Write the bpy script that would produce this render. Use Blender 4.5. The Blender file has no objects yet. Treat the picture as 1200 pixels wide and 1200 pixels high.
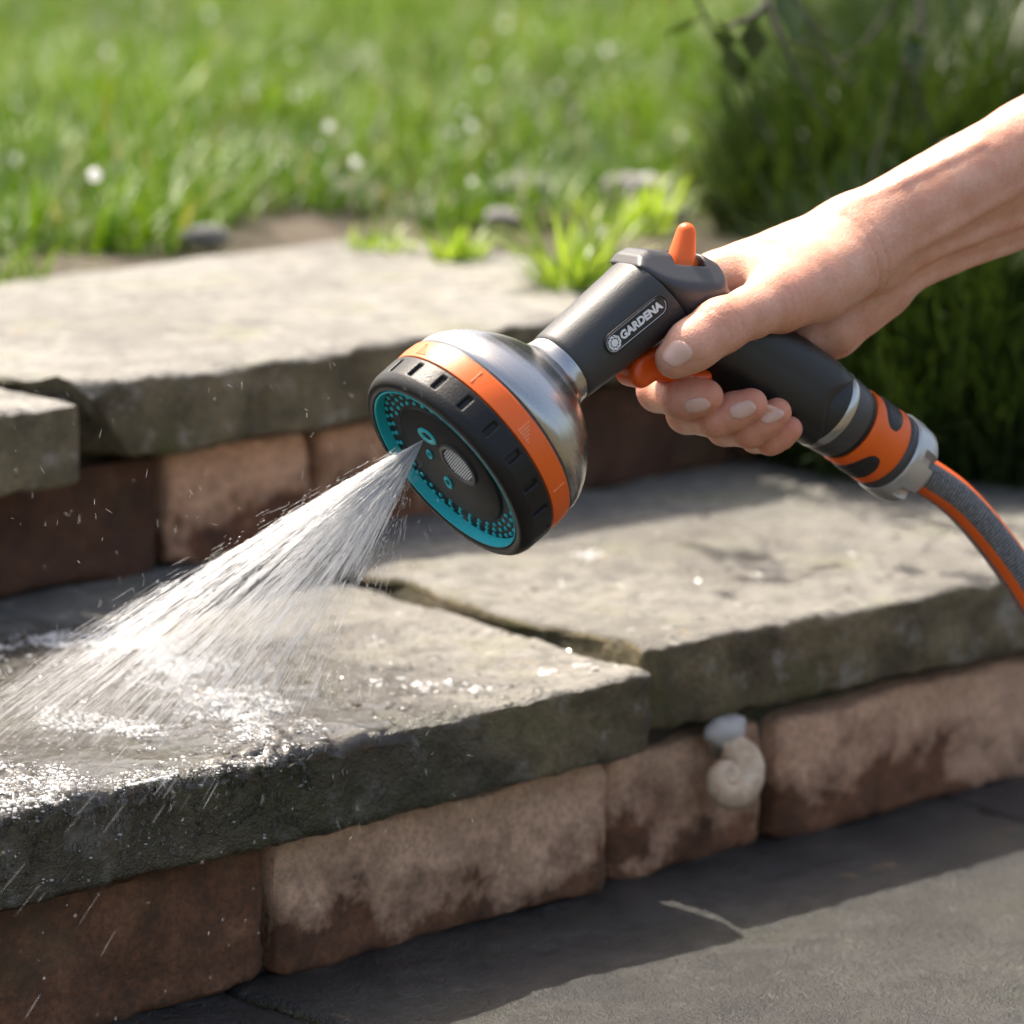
import bpy, math, random
import numpy as np
from mathutils import Matrix, Vector
from mathutils.bvhtree import BVHTree

rng = np.random.default_rng(7)
random.seed(7)
sc = bpy.context.scene
col = sc.collection

# ------------------------------------------------------------------ camera
FPX = 4500.0                       # focal length in pixels of the 1200 px wide photograph
PITCH = math.atan(965 / 4500)
CH = 0.474                         # camera height above the middle tread
cam_d = bpy.data.cameras.new('camera')
cam = bpy.data.objects.new('camera', cam_d)
col.objects.link(cam)
cam.location = (0, 0, CH)
cam.rotation_euler = (math.pi / 2 - PITCH, 0, 0)
cam_d.sensor_width = 36.0
cam_d.lens = 36.0 * FPX / 1200.0
cam_d.clip_start = 0.05
cam_d.clip_end = 500
cam_d.dof.use_dof = True
cam_d.dof.focus_distance = 1.70
cam_d.dof.aperture_fstop = 7.1
sc.camera = cam

# ------------------------------------------------------------------ sky, sun, exposure
SUN_AZ, SUN_EL = math.radians(-36), math.radians(57)     # azimuth right of the view direction
world = bpy.data.worlds.new('World')
sc.world = world
world.use_nodes = True
wn = world.node_tree.nodes
wl = world.node_tree.links
bg = wn['Background']
sky = wn.new('ShaderNodeTexSky')
sky.sky_type = 'NISHITA'
sky.sun_disc = False
sky.sun_elevation = SUN_EL
sky.sun_rotation = SUN_AZ
sky.air_density = 1.0
sky.dust_density = 5.0
sky.ozone_density = 1.0
wl.new(sky.outputs[0], bg.inputs[0])
bg.inputs[1].default_value = 0.14
sun_d = bpy.data.lights.new('sun', 'SUN')
sun_d.energy = 3.0
sun_d.angle = math.radians(0.53)
sun_d.color = (1.0, 0.975, 0.94)
sun = bpy.data.objects.new('sun', sun_d)
col.objects.link(sun)
sdir = Vector((math.sin(SUN_AZ) * math.cos(SUN_EL), math.cos(SUN_AZ) * math.cos(SUN_EL), math.sin(SUN_EL)))
sun.rotation_euler = sdir.to_track_quat('Z', 'Y').to_euler()
sun.location = (0, 3, 4)
sc.view_settings.view_transform = 'Standard'
sc.view_settings.look = 'None'
sc.view_settings.gamma = 1.0
sc.view_settings.use_curve_mapping = False
sc.view_settings.exposure = 1.3
sc.view_settings.use_white_balance = True        # camera balanced for open shade
sc.view_settings.white_balance_temperature = 7200
sc.render.engine = 'CYCLES'
sc.cycles.use_denoising = True
sc.cycles.max_bounces = 7
sc.cycles.diffuse_bounces = 4
sc.cycles.glossy_bounces = 3
sc.cycles.transparent_max_bounces = 24
sc.cycles.adaptive_threshold = 0.02
sc.cycles.sample_clamp_indirect = 6.0
sc.cycles.caustics_reflective = False
sc.cycles.caustics_refractive = False

# ------------------------------------------------------------------ geometry of the place
V = np.array
cP, sP = math.cos(PITCH), math.sin(PITCH)
CR, CU, CF = V([1, 0, 0.]), V([0, sP, cP]), V([0, cP, -sP])
CC = V([0, 0, CH])
AA, BB = V([.753, .658, 0.]), V([-.658, .753, 0.])      # along the steps / up the flight
AA /= np.linalg.norm(AA); BB = V([-AA[1], AA[0], 0.])

def ray(px, py):
    return CF + CR * (px - 600) / FPX + CU * (600 - py) / FPX
def on_z(px, py, z=0.0):
    d = ray(px, py); return CC + d * (z - CH) / d[2]
def on_b(px, py, b):
    d = ray(px, py); return CC + d * (b - CC @ BB) / (d @ BB)
def abz(a, b, z):
    return AA * a + BB * b + V([0, 0, z])
def ab_arr(a, b, z):
    return a[..., None] * AA + b[..., None] * BB + z[..., None] * V([0, 0, 1.])

# sprayer frame: x from the spray face back along the barrel, y up, z the side towards the camera
C0 = CC + ray(520, 551.6) * 1.67
_ax = V([.698, .624, -.35]); _ax /= np.linalg.norm(_ax)
_c = V([0, 0, 1.]) - _ax[2] * _ax; _c /= np.linalg.norm(_c)
_e = np.cross(_ax, _c); _t = math.radians(28)
_sz = _c * math.cos(_t) + _e * math.sin(_t); _uy = np.cross(_sz, _ax)
c2w = lambda v: CR * v[0] + CU * v[1] - CF * v[2]
SX, SY, SZ = c2w(_ax), c2w(_uy), c2w(_sz)
SM = np.stack([SX, SY, SZ])
def loc(px, py, z=0.0):            # millimetres in the sprayer frame
    d = ray(px, py); o = CC - C0
    k = (z / 1000 - o @ SZ) / (d @ SZ)
    return SM @ (o + d * k) * 1000
def locx(px, py, x=0.0):
    d = ray(px, py); o = CC - C0
    k = (x / 1000 - o @ SX) / (d @ SX)
    return SM @ (o + d * k) * 1000
SPR_M = Matrix(((SX[0], SY[0], SZ[0], C0[0]), (SX[1], SY[1], SZ[1], C0[1]), (SX[2], SY[2], SZ[2], C0[2]), (0, 0, 0, 1)))

# ------------------------------------------------------------------ noise
def _hash(ix, iy, iz, seed):
    h = (ix.astype(np.int64) * 374761393 + iy.astype(np.int64) * 668265263 + iz.astype(np.int64) * 2147483647 + seed * 974634777) & 0xffffffff
    h = ((h ^ (h >> 13)) * 1274126177) & 0xffffffff
    h = ((h ^ (h >> 16)) * 2246822519) & 0xffffffff
    return ((h ^ (h >> 15)) & 0xffff) / 32767.5 - 1.0
def vnoise(p, seed=0):
    p = np.asarray(p, float); i = np.floor(p).astype(np.int64); f = p - i; f = f * f * f * (f * (f * 6 - 15) + 10)
    r = 0
    for dx in (0, 1):
        for dy in (0, 1):
            for dz in (0, 1):
                w = (f[..., 0] if dx else 1 - f[..., 0]) * (f[..., 1] if dy else 1 - f[..., 1]) * (f[..., 2] if dz else 1 - f[..., 2])
                r = r + w * _hash(i[..., 0] + dx, i[..., 1] + dy, i[..., 2] + dz, seed)
    return r
def fbm(p, oct=4, seed=0, gain=.5):
    r = 0; a = 1.0; p = np.asarray(p, float)
    for k in range(oct):
        r = r + a * vnoise(p, seed + k * 17); p = p * 2.03 + 5.3; a *= gain
    return r

# ------------------------------------------------------------------ object helpers
def props(o, label=None, cat=None, group=None, kind=None):
    if label: o['label'] = label
    if cat: o['category'] = cat
    if group: o['group'] = group
    if kind: o['kind'] = kind
    return o
def mk(name, verts, faces, mat=None, parent=None, smooth=True, center=False, matrix=None):
    verts = np.asarray(verts, float).reshape(-1, 3)
    off = V([0, 0, 0.])
    if center:
        off = (verts.min(0) + verts.max(0)) / 2; off[2] = verts[:, 2].min(); verts = verts - off
    me = bpy.data.meshes.new(name)
    if isinstance(faces, np.ndarray):
        nf, k = faces.shape
        me.vertices.add(len(verts)); me.vertices.foreach_set('co', verts.astype(np.float32).ravel())
        me.loops.add(nf * k); me.loops.foreach_set('vertex_index', faces.astype(np.int32).ravel())
        me.polygons.add(nf); me.polygons.foreach_set('loop_start', np.arange(0, nf * k, k, dtype=np.int32))
        me.update(calc_edges=True); me.validate()
    else:
        me.from_pydata(verts.tolist(), [], faces); me.update()
    if smooth:
        me.polygons.foreach_set('use_smooth', np.ones(len(me.polygons), bool))
    if mat: me.materials.append(mat)
    o = bpy.data.objects.new(name, me); col.objects.link(o)
    o.location = off
    if matrix is not None: o.matrix_world = matrix
    if parent: o.parent = parent
    return o
def empty(name, loc_=(0, 0, 0), matrix=None):
    o = bpy.data.objects.new(name, None); col.objects.link(o); o.empty_display_size = .02
    if matrix is not None: o.matrix_world = matrix
    else: o.location = loc_
    return o
def auto_smooth(o, deg=35):
    me = o.data
    me.set_sharp_from_angle(angle=math.radians(deg))
    return o

# ------------------------------------------------------------------ materials
class NT:
    def __init__(s, name):
        s.m = bpy.data.materials.new(name); s.m.use_nodes = True
        s.t = s.m.node_tree; s.p = s.t.nodes['Principled BSDF']; s.out = s.t.nodes['Material Output']
    def n(s, typ, **kw):
        nd = s.t.nodes.new('ShaderNode' + typ)
        for k, v in kw.items():
            if k in ('inputs',):
                for kk, vv in v.items(): nd.inputs[kk].default_value = vv
            else: setattr(nd, k, v)
        return nd
    def l(s, a, b): s.t.links.new(a, b)
    def coord(s, kind='Object', scale=(1, 1, 1), rot=(0, 0, 0)):
        tc = s.n('TexCoord'); mp = s.n('Mapping'); mp.inputs['Scale'].default_value = scale; mp.inputs['Rotation'].default_value = rot
        s.l(tc.outputs[kind], mp.inputs[0]); return mp.outputs[0]
    def noise(s, vec, scale, detail=4, rough=.55, dist=0):
        nd = s.n('TexNoise'); nd.inputs['Scale'].default_value = scale; nd.inputs['Detail'].default_value = detail
        nd.inputs['Roughness'].default_value = rough; nd.inputs['Distortion'].default_value = dist
        if vec is not None: s.l(vec, nd.inputs['Vector'])
        return nd.outputs['Fac']
    def ramp(s, fac, stops, interp='LINEAR'):
        nd = s.n('ValToRGB'); cr = nd.color_ramp; cr.interpolation = interp
        while len(cr.elements) < len(stops): cr.elements.new(.5)
        for e, (p, c) in zip(cr.elements, stops):
            e.position = p; e.color = (*c, 1) if len(c) == 3 else c
        s.l(fac, nd.inputs[0]); return nd.outputs[0]
    def mix(s, fac, a, b, mode='MIX'):
        nd = s.n('Mix', data_type='RGBA', blend_type=mode)
        for v, i in ((fac, 0), (a, 6), (b, 7)):
            if hasattr(v, 'links'): s.l(v, nd.inputs[i])
            else: nd.inputs[i].default_value = v if i == 0 else ((*v, 1) if len(v) == 3 else v)
        return nd.outputs[2]
    def math(s, op, a, b=0.0, c=None):
        nd = s.n('Math', operation=op)
        for i, v in enumerate((a, b, c)):
            if v is None: continue
            if hasattr(v, 'links'): s.l(v, nd.inputs[i])
            else: nd.inputs[i].default_value = v
        return nd.outputs[0]
    def bump(s, h, strength=.3, dist=.001, normal=None):
        nd = s.n('Bump'); nd.inputs['Strength'].default_value = strength; nd.inputs['Distance'].default_value = dist
        s.l(h, nd.inputs['Height'])
        if normal is not None: s.l(normal, nd.inputs['Normal'])
        s.l(nd.outputs[0], s.p.inputs['Normal']); return nd.outputs[0]
    def set(s, **kw):
        for k, v in kw.items():
            k = k.replace('_', ' ')
            i = s.p.inputs[k]
            if hasattr(v, 'links'): s.l(v, i)
            else: i.default_value = (*v, 1) if isinstance(v, tuple) and len(v) == 3 and i.type == 'RGBA' else v
        return s
GRAY = lambda v: (v, v, v)
STEP_ROT = (0, 0, -math.atan2(AA[1], AA[0]))

def mat_stone(name, base=(.268, .254, .222), dark=(.115, .106, .086), face=(.215, .168, .090), moss=(.11, .105, .03), wet=None, gloss=None):
    s = NT(name)
    c = s.coord('Object', rot=STEP_ROT); cs = s.coord('Object', scale=(1, 3.2, 2), rot=STEP_ROT)
    big = s.noise(c, 9, 5, .6); streak = s.noise(cs, 26, 6, .65, .6); fine = s.noise(c, 260, 4, .7); grain = s.noise(c, 900, 2, .6)
    t = s.ramp(big, [(.3, dark), (.55, base), (.75, tuple(min(1, x * 1.18) for x in base))])
    t = s.mix(s.ramp(streak, [(.35, GRAY(.55)), (.5, GRAY(0)), (1, GRAY(0))]), t, tuple(x * .55 for x in base))
    t = s.mix(s.ramp(fine, [(.30, GRAY(.5)), (.52, GRAY(0))]), t, tuple(x * .5 for x in base))
    lich = s.ramp(s.noise(c, 60, 3, .5), [(.66, GRAY(0)), (.70, GRAY(.55))])
    t = s.mix(s.ramp(s.noise(c, 75, 5, .7), [(.40, GRAY(.75)), (.52, GRAY(0))]), t, tuple(x * .48 for x in base))
    t = s.mix(s.ramp(s.noise(c, 18, 4, .6), [(.52, GRAY(0)), (.68, GRAY(.5))]), t, (base[0] * .62, base[1] * .66, base[2] * .42))
    t = s.mix(lich, t, tuple(min(.5, x * 1.55) for x in base))
    och = s.ramp(s.noise(c, 33, 3, .6), [(.68, GRAY(0)), (.74, GRAY(.5))])
    t = s.mix(och, t, (.24, .165, .07))
    # faces that stand upright carry algae, moss and pale lichen
    f = s.ramp(s.noise(c, 24, 5, .65), [(.36, tuple(x * .38 for x in face)), (.55, face), (.75, tuple(x * 1.6 for x in face))])
    f = s.mix(s.ramp(s.noise(c, 14, 4, .6), [(.48, GRAY(0)), (.7, GRAY(.85))]), f, moss)
    f = s.mix(s.ramp(s.noise(c, 46, 4, .7), [(.56, GRAY(0)), (.66, GRAY(.8))]), f, (.33, .29, .235))
    f = s.mix(s.ramp(fine, [(.35, GRAY(.5)), (.55, GRAY(0))]), f, tuple(x * .45 for x in face))
    geo = s.n('NewGeometry'); sep = s.n('SeparateXYZ'); s.l(geo.outputs['Normal'], sep.inputs[0])
    nz = s.math('ADD', sep.outputs[2], s.math('MULTIPLY', s.math('SUBTRACT', streak, .5), .5))
    up = s.ramp(nz, [(.42, GRAY(0)), (.72, GRAY(1))])
    t = s.mix(up, f, t)
    rough = .82 if gloss is None else gloss
    if wet:
        (wa, wb, wr) = wet            # centre of the splash on the slab, reach
        g = s.n('NewGeometry'); d = s.n('VectorMath', operation='DISTANCE'); s.l(g.outputs['Position'], d.inputs[0])
        d.inputs[1].default_value = tuple(abz(wa, wb, 0))
        w = s.math('ADD', s.math('DIVIDE', d.outputs['Value'], wr), s.math('MULTIPLY', s.math('SUBTRACT', s.noise(c, 22, 5, .6), .5), .9))
        wm = s.ramp(w, [(.75, GRAY(1)), (1.0, GRAY(0))])
        t = s.mix(wm, t, s.mix(1.0, t, GRAY(.52), 'MULTIPLY'))
        rr = s.n('MapRange'); s.l(wm, rr.inputs[0]); rr.inputs[3].default_value = .82; rr.inputs[4].default_value = .22
        rough = rr.outputs[0]
    s.set(Base_Color=t, Roughness=rough)
    b1 = s.bump(s.math('ADD', s.math('MULTIPLY', streak, 1.3), s.math('ADD', s.math('MULTIPLY', fine, 1.3), s.math('MULTIPLY', grain, .6))), .8, .003)
    return s.m

def mat_brick(name, seed, plaster=.5, pale=(.74, .44, .275), dk=1.0):
    s = NT(name)
    c = s.coord('Object', rot=STEP_ROT)
    oi = s.n('ObjectInfo'); cb = s.n('CombineXYZ'); s.l(s.math('MULTIPLY', oi.outputs['Random'], 7.0), cb.inputs[0]); s.l(s.math('MULTIPLY', oi.outputs['Random'], 3.0), cb.inputs[1]); cb.inputs[2].default_value = seed
    va = s.n('VectorMath', operation='ADD'); s.l(c, va.inputs[0]); s.l(cb.outputs[0], va.inputs[1]); v = va.outputs[0]
    n1 = s.noise(v, 40, 5, .65); n2 = s.noise(v, 300, 3, .7); n3 = s.noise(v, 16, 4, .6, .5)
    red = s.ramp(n1, [(.3, tuple(dk * x for x in (.085, .034, .015))), (.5, tuple(dk * x for x in (.19, .075, .033))), (.72, tuple(dk * x for x in (.30, .128, .060)))])
    red = s.mix(s.ramp(n2, [(.35, GRAY(.6)), (.6, GRAY(0))]), red, (.06, .035, .022))
    red = s.mix(s.ramp(s.noise(v, 12, 3, .6), [(.6, GRAY(0)), (.75, GRAY(.5))]), red, (.07, .075, .035))
    tc = s.n('TexCoord'); sp = s.n('SeparateXYZ'); s.l(tc.outputs['Object'], sp.inputs[0])
    # lime crust stays on the upper part of the face, its lower edge broken
    h = s.math('ADD', s.math('MULTIPLY', sp.outputs[2], 11.0), s.math('MULTIPLY', s.math('SUBTRACT', n3, .5), 1.5))
    cr = s.ramp(s.math('ADD', h, s.math('MULTIPLY', s.math('SUBTRACT', n1, .5), .7)), [(.50 - plaster * .6, GRAY(0)), (.60 - plaster * .6, GRAY(.45)), (.86 - plaster * .6, GRAY(1))])
    crust = s.ramp(n1, [(.25, tuple(x * .72 for x in pale)), (.55, pale), (.8, tuple(min(1, x * 1.15) for x in pale))])
    crust = s.mix(s.ramp(n2, [(.34, GRAY(.5)), (.55, GRAY(0))]), crust, (.24, .14, .09)); crust = s.mix(s.ramp(s.noise(v, 55, 5, .7), [(.5, GRAY(0)), (.7, GRAY(.6))]), crust, tuple(x * .55 for x in pale))
    s.set(Base_Color=s.mix(cr, red, crust) if plaster > 0 else red, Roughness=.85)
    s.bump(s.math('ADD', s.math('MULTIPLY', n1, 1.2), s.math('ADD', s.math('MULTIPLY', n2, .6), s.math('MULTIPLY', cr, .5) if plaster > 0 else n1)), .5, .002)
    return s.m

def mat_plain(name, colr, rough=.5, metal=0.0, bump=None, bscale=800, **kw):
    s = NT(name); s.set(Base_Color=colr, Roughness=rough, Metallic=metal, **kw)
    if bump:
        c = s.coord('Object'); s.bump(s.noise(c, bscale, 3, .6), bump, .0003)
    return s.m

def mat_soil(name='soil'):
    s = NT(name); c = s.coord('Object')
    n = s.noise(c, 30, 6, .7); n2 = s.noise(c, 6, 4, .6)
    t = s.ramp(n, [(.3, (.035, .026, .017)), (.55, (.095, .072, .05)), (.75, (.17, .14, .105))])
    t = s.mix(s.ramp(n2, [(.45, GRAY(0)), (.65, GRAY(.7))]), t, (.06, .075, .02))
    s.set(Base_Color=t, Roughness=.95); s.bump(n, .8, .01)
    return s.m

def mat_leaf(name, c1, c2, trans=.45, rough=.4, spec=.5, straw=False):
    s = NT(name)
    oi = s.n('ObjectInfo'); at = s.n('Attribute'); at.attribute_name = 'tint'
    t = s.mix(at.outputs['Fac'], c1, c2)
    if straw: t = s.mix(s.ramp(at.outputs['Fac'], [(.93, GRAY(0)), (.97, GRAY(1))]), t, (.34, .27, .10))
    s.set(Base_Color=t, Roughness=rough); s.p.inputs['Specular IOR Level'].default_value = spec
    tr = s.n('BsdfTranslucent'); s.l(s.mix(1.0, t, (1.25, 1.3, .6), 'MULTIPLY'), tr.inputs[0])
    mx = s.n('MixShader'); mx.inputs[0].default_value = trans
    s.l(s.p.outputs[0], mx.inputs[1]); s.l(tr.outputs[0], mx.inputs[2]); s.l(mx.outputs[0], s.out.inputs[0])
    return s.m

def mat_water(name, rough=.05, ior=1.33, white=0.0, gloss=None):
    s = NT(name)
    tp = s.n('BsdfTransparent'); gl = s.n('BsdfGlossy'); gl.inputs['Roughness'].default_value = rough
    mx = s.n('MixShader'); base = tp.outputs[0]
    if gloss is None:
        fr = s.n('Fresnel'); fr.inputs['IOR'].default_value = ior; s.l(fr.outputs[0], mx.inputs[0])
    else: mx.inputs[0].default_value = gloss
    if white:
        df = s.n('BsdfDiffuse'); df.inputs[0].default_value = (.96, .97, .97, 1)
        tl = s.n('BsdfTranslucent'); tl.inputs[0].default_value = (.97, .97, .97, 1)
        m2 = s.n('MixShader'); m2.inputs[0].default_value = .55; s.l(df.outputs[0], m2.inputs[1]); s.l(tl.outputs[0], m2.inputs[2])
        m3 = s.n('MixShader'); m3.inputs[0].default_value = white; s.l(base, m3.inputs[1]); s.l(m2.outputs[0], m3.inputs[2]); base = m3.outputs[0]
    s.l(base, mx.inputs[1]); s.l(gl.outputs[0], mx.inputs[2]); s.l(mx.outputs[0], s.out.inputs[0])
    return s.m

# ------------------------------------------------------------------ signed-distance modelling
def surface_nets(g, org, h):
    s = g < 0
    nx, ny, nz = g.shape
    cs = [(dx, dy, dz) for dx in (0, 1) for dy in (0, 1) for dz in (0, 1)]
    sl = lambda a, d: a[d[0]:nx - 1 + d[0], d[1]:ny - 1 + d[1], d[2]:nz - 1 + d[2]]
    cnt = sum(sl(s, d).astype(np.int8) for d in cs)
    act = (cnt > 0) & (cnt < 8)
    idx = -np.ones(act.shape, np.int64); ii = np.argwhere(act); idx[act] = np.arange(len(ii))
    acc = np.zeros((len(ii), 3)); num = np.zeros(len(ii))
    gv = {d: g[ii[:, 0] + d[0], ii[:, 1] + d[1], ii[:, 2] + d[2]] for d in cs}
    for a in cs:
        for k in range(3):
            if a[k] == 0:
                b = tuple(1 if j == k else a[j] for j in range(3))
                va, vb = gv[a], gv[b]; cr = (va < 0) != (vb < 0)
                t = np.where(cr, va / np.where(cr, va - vb, 1), 0)
                p = np.repeat(np.array(a, float)[None], len(ii), 0); p[:, k] += t
                acc += p * cr[:, None]; num += cr
    verts = (ii + acc / num[:, None]) * h + org
    faces = []
    for k in range(3):
        u, v = (k + 1) % 3, (k + 2) % 3
        d = [0, 0, 0]; d[k] = 1
        lo = s[:nx - d[0], :ny - d[1], :nz - d[2]]; hi = s[d[0]:, d[1]:, d[2]:]
        e = np.argwhere(lo != hi)
        e = e[(e[:, u] > 0) & (e[:, v] > 0) & (e[:, u] < g.shape[u] - 1) & (e[:, v] < g.shape[v] - 1)]
        q = []
        for du, dv in ((-1, -1), (0, -1), (0, 0), (-1, 0)):
            c = e.copy(); c[:, u] += du; c[:, v] += dv; q.append(idx[c[:, 0], c[:, 1], c[:, 2]])
        q = np.stack(q, 1)
        ins = s[e[:, 0], e[:, 1], e[:, 2]]
        q[~ins] = q[~ins][:, ::-1]
        faces.append(q)
    return verts, np.concatenate(faces)
class Grid:
    def __init__(s, lo, hi, h):
        s.lo = np.array(lo, float); s.h = h; s.n = np.ceil((np.array(hi) - s.lo) / h).astype(int) + 1
        s.g = np.full(tuple(s.n), 60.0, np.float32)
    def block(s, lo, hi):
        a = np.clip(np.floor((np.array(lo) - s.lo) / s.h).astype(int), 0, s.n); b = np.clip(np.ceil((np.array(hi) - s.lo) / s.h).astype(int) + 1, 0, s.n)
        S = tuple(slice(i, j) for i, j in zip(a, b))
        X = [(np.arange(i, j) * s.h + o).astype(np.float32) for i, j, o in zip(a, b, s.lo)]
        return S, np.meshgrid(*X, indexing='ij')
def smin(a, b, k):
    hh = np.clip(.5 + .5 * (b - a) / k, 0, 1); return b * (1 - hh) + a * hh - k * hh * (1 - hh)
def smax(a, b, k): return -smin(-a, -b, k)
def rcone(P, a, b, ra, rb):
    a = np.asarray(a, np.float32); b = np.asarray(b, np.float32); ba = b - a; l2 = float(ba @ ba)
    px, py, pz = P[0] - a[0], P[1] - a[1], P[2] - a[2]
    if l2 < 1e-6: return np.sqrt(px * px + py * py + pz * pz) - ra
    rr = ra - rb; a2 = l2 - rr * rr; il2 = 1 / l2
    y = px * ba[0] + py * ba[1] + pz * ba[2]; z = y - l2
    vx, vy, vz = px * l2 - ba[0] * y, py * l2 - ba[1] * y, pz * l2 - ba[2] * y
    x2 = vx * vx + vy * vy + vz * vz; y2 = y * y * l2; z2 = z * z * l2
    k = np.sign(rr) * rr * rr * x2
    d = (np.sqrt(x2 * a2 * il2) + y * rr) * il2 - ra
    d = np.where(np.sign(z) * a2 * z2 > k, np.sqrt(x2 + z2) * il2 - rb, d)
    d = np.where(np.sign(y) * a2 * y2 < k, np.sqrt(x2 + y2) * il2 - ra, d)
    return d.astype(np.float32)
def poly2(X, Y, pts):
    n = len(pts); d = np.full(X.shape, 1e9, np.float32); sg = np.ones(X.shape, np.float32)
    j = n - 1
    for i in range(n):
        (xi, yi), (xj, yj) = pts[i], pts[j]
        ex, ey = xj - xi, yj - yi; wx, wy = X - xi, Y - yi
        t = np.clip((wx * ex + wy * ey) / (ex * ex + ey * ey), 0, 1)
        bx, by = wx - ex * t, wy - ey * t
        d = np.minimum(d, bx * bx + by * by)
        c1, c2, c3 = Y >= yi, Y < yj, ex * wy > ey * wx
        fl = (c1 & c2 & c3) | (~c1 & ~c2 & ~c3)
        sg = np.where(fl, -sg, sg); j = i
    return sg * np.sqrt(d)

# ------------------------------------------------------------------ ground
M_SOIL = mat_soil()
def build_ground():
    def axis(lo, hi, step, far, n=14):
        core = np.arange(lo, hi + 1e-6, step); g = np.geomspace(step * 2, far, n)
        return np.concatenate([(lo - g)[::-1], core, hi + g])
    aa = axis(.2, 3.6, .02, 90); bb = axis(.7, 4.2, .02, 90)
    a, b = np.meshgrid(aa, bb, indexing='ij')
    ss = lambda x, lo, hi: np.clip((x - lo) / (hi - lo), 0, 1) ** 2 * (3 - 2 * np.clip((x - lo) / (hi - lo), 0, 1))
    z = -.19 + .29 * ss(b, 1.70, 1.735)
    bed = -.19 + .185 * ss(b, 1.50, 1.56) + .10 * ss(b, 1.6, 1.95)
    k = ss(a, 1.66, 1.70) * ss(b, 1.50, 1.56); z = np.maximum(z, z * (1 - k) + bed * k)
    z = z + (.006 * fbm(np.stack([a * 18, b * 18, 0 * a], -1), 4, 3) + .012 * vnoise(np.stack([a * 3, b * 3, 0 * a], -1), 9)) * ((b > 1.75) | (a > 1.72))
    v = ab_arr(a, b, z).reshape(-1, 3); na, nb = a.shape
    i = np.arange(na * nb).reshape(na, nb)
    f = np.stack([i[:-1, :-1], i[1:, :-1], i[1:, 1:], i[:-1, 1:]], -1).reshape(-1, 4)
    return props(mk('ground', v, f, M_SOIL), kind='structure')
build_ground()

# ------------------------------------------------------------------ stone slabs
def slab(name, a0, a1, b0, b1, zt, th, seed, mat, label, ds=.004, yaw=0.0, tilt=0.0, chips=(), edge=.0015, group='stone slabs of the garden steps', rough=1.0):
    r = .004; n = lambda L: max(2, int(L / ds))
    W = b1 - b0; prof = []
    for t in np.linspace(0, 1, n(W - 2 * r)): prof.append((W - r - t * (W - 2 * r), 0, 0, 1))
    for t in np.linspace(0, 1, 5)[1:-1]: an = math.pi / 2 * t; prof.append((r - r * math.sin(an), -r + r * math.cos(an), -math.sin(an), math.cos(an)))
    for t in np.linspace(0, 1, n(th - 2 * r)): prof.append((0, -r - t * (th - 2 * r), -1, 0))
    for t in np.linspace(0, 1, 4)[1:-1]: an = math.pi / 2 * t; prof.append((r - r * math.cos(an), -th + r - r * math.sin(an), -math.cos(an), -math.sin(an)))
    for t in np.linspace(0, 1, 12): prof.append((r + t * (W - 2 * r), -th, 0, -1))
    for t in np.linspace(0, 1, 6): prof.append((W, -th + r + t * (th - 2 * r), 1, 0))
    pr = V(prof); L = a1 - a0
    na = n(L); u = np.concatenate([[0, .0012 / L], np.linspace(.004 / L, 1 - .004 / L, na), [1 - .0012 / L, 1]])
    a = np.repeat((a0 + u * L)[:, None], len(pr), 1); b = np.repeat(b0 + pr[None, :, 0], len(u), 0); z = np.repeat(zt + pr[None, :, 1], len(u), 0)
    nb_ = np.repeat(pr[None, :, 2], len(u), 0); nz_ = np.repeat(pr[None, :, 3], len(u), 0)
    ins = np.zeros(len(u)); ins[[0, -1]] = .004; ins[[1, -2]] = .0015
    b = b - nb_ * ins[:, None]; z = z - nz_ * ins[:, None]
    endw = np.clip(1 - u * L / .05, 0, 1)[:, None] - np.clip(1 - (1 - u) * L / .05, 0, 1)[:, None]
    a = a + endw * .006 * fbm(np.stack([b * 22, z * 8, 0 * b + seed], -1), 4, seed + 50)
    P = np.stack([a, b, z], -1)
    front = np.clip(1 - (b - b0) / .03, 0, 1)
    # split-face relief, low ledges on the top, worn arris
    q = fbm(P * V([9, 16, 30.]) + seed, 4, seed); ledge = np.floor(q * 2.2) / 2.2
    d = rough * (.0010 * fbm(P * 30 + seed, 4, seed + 3) + .0016 * ledge * (nz_ > .5))
    d = d + edge * front * (.55 * fbm(P * V([13, 10, 24.]) + seed, 3, seed + 9, .55) + .9 * fbm(P * V([70, 60, 80.]) + seed, 3, seed + 13, .6))
    b = b + nb_ * d; z = z + nz_ * d
    arr = np.clip(1 - (np.abs(b - b0) + np.abs(z - zt)) / .016, 0, 1)
    z = z - arr * .0026 * np.clip(fbm(P * V([60, 1, 1]), 4, seed + 21, .65) + .1, 0, 2)
    am = (a0 + a1) / 2
    a2 = am + (a - am) * math.cos(yaw) - (b - b0) * math.sin(yaw); b2 = b0 + (a - am) * math.sin(yaw) + (b - b0) * math.cos(yaw)
    z = z + (a - am) * tilt
    P = np.stack([a2, b2, z], -1)
    for (pa, pb, pz, qa, qb, qz) in chips:
        nn = V([qa, qb, qz], ); nn = nn / np.linalg.norm(nn)
        k = (P - V([pa, pb, pz])) @ nn + .0025 * fbm(P * 60, 3, seed + 77)
        P = P - np.clip(k, 0, None)[..., None] * nn
    v = ab_arr(P[..., 0], P[..., 1], P[..., 2]); m, k = v.shape[:2]
    i = np.arange(m * k).reshape(m, k)
    f = np.stack([i[:-1], np.roll(i, -1, 1)[:-1], np.roll(i, -1, 1)[1:], i[1:]], -1).reshape(-1, 4).tolist()
    f = [list(x)[::-1] for x in f]
    vv = v.reshape(-1, 3)
    f.append(i[0].tolist()); f.append(i[-1][::-1].tolist())
    o = mk(name, vv, f, mat, center=True)
    auto_smooth(o, 50)
    return props(o, label, 'stone slab', group)

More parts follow.
